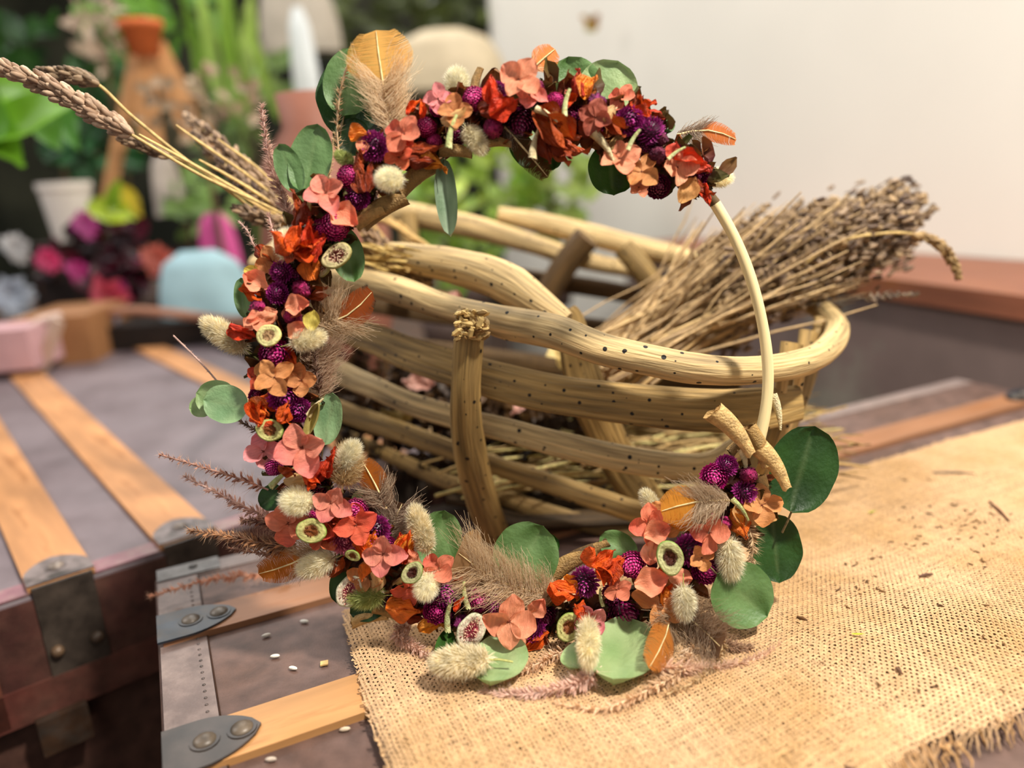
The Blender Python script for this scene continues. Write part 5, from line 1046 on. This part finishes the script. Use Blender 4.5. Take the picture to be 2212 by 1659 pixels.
bag(960, 130, 2.6, 260, 120, 'D2C0A0', 'cushion', 'beige cushion behind the top of the wreath', 'cushion')
bag(640, 30, 2.9, 180, 160, 'B8AC9C', 'linen_sack', 'grey-beige sack at the top behind the bottle', 'sack')
# dusty terracotta vase
p = P(662, 330, .98); s_ = pxm(p); e = empty('clay_vase', (p.x, p.y, 0), 'dusty rose-brown clay vase behind the upper left of the wreath', 'vase')
q = MB(); z1 = P(690, 190, .98).z; z0 = .0; hh = z1 - z0; bw_ = 148 * s_
q.lathe([(0, 0), (bw_ * .6, 0), (bw_ * .95, hh * .3), (bw_, hh * .55), (bw_ * .8, hh * .8), (bw_ * .45, hh * .9), (bw_ * .5, hh), (bw_ * .45, hh), (bw_ * .4, hh * .85)], 36, hx('94604E'), (p.x, p.y + .05, z0)); q.build('vase_body', plainM, e)
# curved wooden tray, cardboard box, pink paper at left
a_, b_ = P(205, 690, 1.5), P(520, 705, 1.45)
q = MB(); q.tube(catmull([P(200, 690, 1.50), P(270, 672, 1.48), (P(380, 678, 1.46)), P(540, 700, 1.45)], 6), [.004] + [.010] * 17 + [.006], 10, hx('A07058'), flat=((0, 0, 1), .9)); tag(q.build('wooden_tray_edge', plainM), 'curved brown wooden tray edge behind the grey trunk', 'tray')
q = MB(); p = P(340, 800, 1.42); q.box(P(210, 760, 1.46), Vector((.32, .02, 0)), Vector((0, .25, 0)), Vector((0, 0, .045)), hx('1E1612')); tag(q.build('dark_case', plainM, smooth=False), 'near-black case under the wooden tray', 'case')
e = empty('cardboard_box', tuple(P(100, 800, 1.3)), 'brown cardboard box with raised flaps at the left edge', 'box')
q = MB(); o_ = P(42, 812, 1.36); q.box(o_, Vector((.13, .02, 0)), Vector((-.02, .2, 0)), Vector((0, 0, .10)), hx('A07048')); q.build('box_body', plainM, e, smooth=False)
q = MB(); q.tube([P(88, 800, 1.32), P(125, 690, 1.30)], .012, 4, hx('C8AE9C'), flat=((0, -1, 0), .3)); q.build('flap', plainM, e, smooth=False)['label'] = 'pale raised flap edge'
q = MB(); q.tube([P(-20, 760, 1.3), P(90, 690, 1.34), P(130, 680, 1.36)], .014, 6, hx('D8BEB4'), flat=((0, 0, 1), .4)); q.build('flap', plainM, e, smooth=False)
q = MB(); q.box(P(-120, 815, 1.26), Vector((.14, .02, 0)), Vector((0, .1, 0)), Vector((0, 0, .07)), hx('D0A4A8')); tag(q.build('pink_box', plainM, smooth=False), 'dusty pink box at the left edge beside the cardboard box', 'box')
q = MB(); q.box(P(150, 790, 1.42), Vector((.06, .0, 0)), Vector((0, .1, 0)), Vector((0, 0, .08)), hx('9A98A8')); tag(q.build('grey_carton', plainM, smooth=False), 'lavender-grey carton right of the cardboard box', 'box')
# hanging sprig on the pale wall
e = empty('wall_sprig', tuple(P(1280, 66, 2.2)), 'tiny blurred red and green sprig before the pale wall', 'sprig')
for i in range(6):
    o_ = P(1270 + U(-14, 14), 60 + U(-14, 10), 2.2); q = MB(); petal(q, basis(Vector((U(-1, 1), -.2, U(-.5, 1))), (0, -1, .2), o_), .03, .018, c0=hx('8A9A3A'), c1=hx('B05A2A'), nu=5, nv=4, seed=i); q.build('leaf', foliM, e)

# remove prototypes
for o in PROTO: bpy.data.objects.remove(o, do_unlink=True)

# ---------------------------------------------------------------- lights, camera, world
def area(name, loc, target, size, power, color):
    l = bpy.data.lights.new(name, 'AREA'); l.shape = 'DISK'; l.size = size; l.energy = power; l.color = color
    o = bpy.data.objects.new(name, l); o.location = loc; o.rotation_euler = (Vector(target) - Vector(loc)).to_track_quat('-Z', 'Y').to_euler(); col.objects.link(o); return o
area('ceiling_lamp', (.55, .02, 1.25), (.1, .5, .05), .12, 29, (1, .94, .84))
area('window_light', (-2.2, .9, 1.9), (-.3, 1.0, 0), 1.5, 27, (1.0, .98, .98))
area('room_light', (.2, 1.6, 2.4), (.8, 2.2, .2), 1.2, 41, (1, .98, .94))
area('front_light', (-.35, -.7, .9), (0, .5, .1), .8, 2.5, (1, .95, .9))
area('back_light', (-1.3, 3.2, 2.3), (-1.0, 2.3, 0), 1.0, 36, (1, .98, .94))
w = bpy.data.worlds.new('world'); w.use_nodes = True; w.node_tree.nodes['Background'].inputs[0].default_value = (1, .96, .92, 1); w.node_tree.nodes['Background'].inputs[1].default_value = .17
sc = bpy.context.scene; sc.world = w
cam = bpy.data.cameras.new('camera'); co = bpy.data.objects.new('camera', cam); col.objects.link(co)
M = Matrix((CR, CU, -FWD)).transposed().to_4x4(); M.translation = CAM; co.matrix_world = M
cam.sensor_width = 36; cam.lens = 36 * FPX / IW; cam.clip_start = .01
cam.dof.use_dof = True; cam.dof.focus_distance = .455; cam.dof.aperture_fstop = 2.6
sc.camera = co
sc.view_settings.view_transform = 'Standard'; sc.view_settings.look = 'None'; sc.view_settings.gamma = 1; sc.view_settings.exposure = 0.12
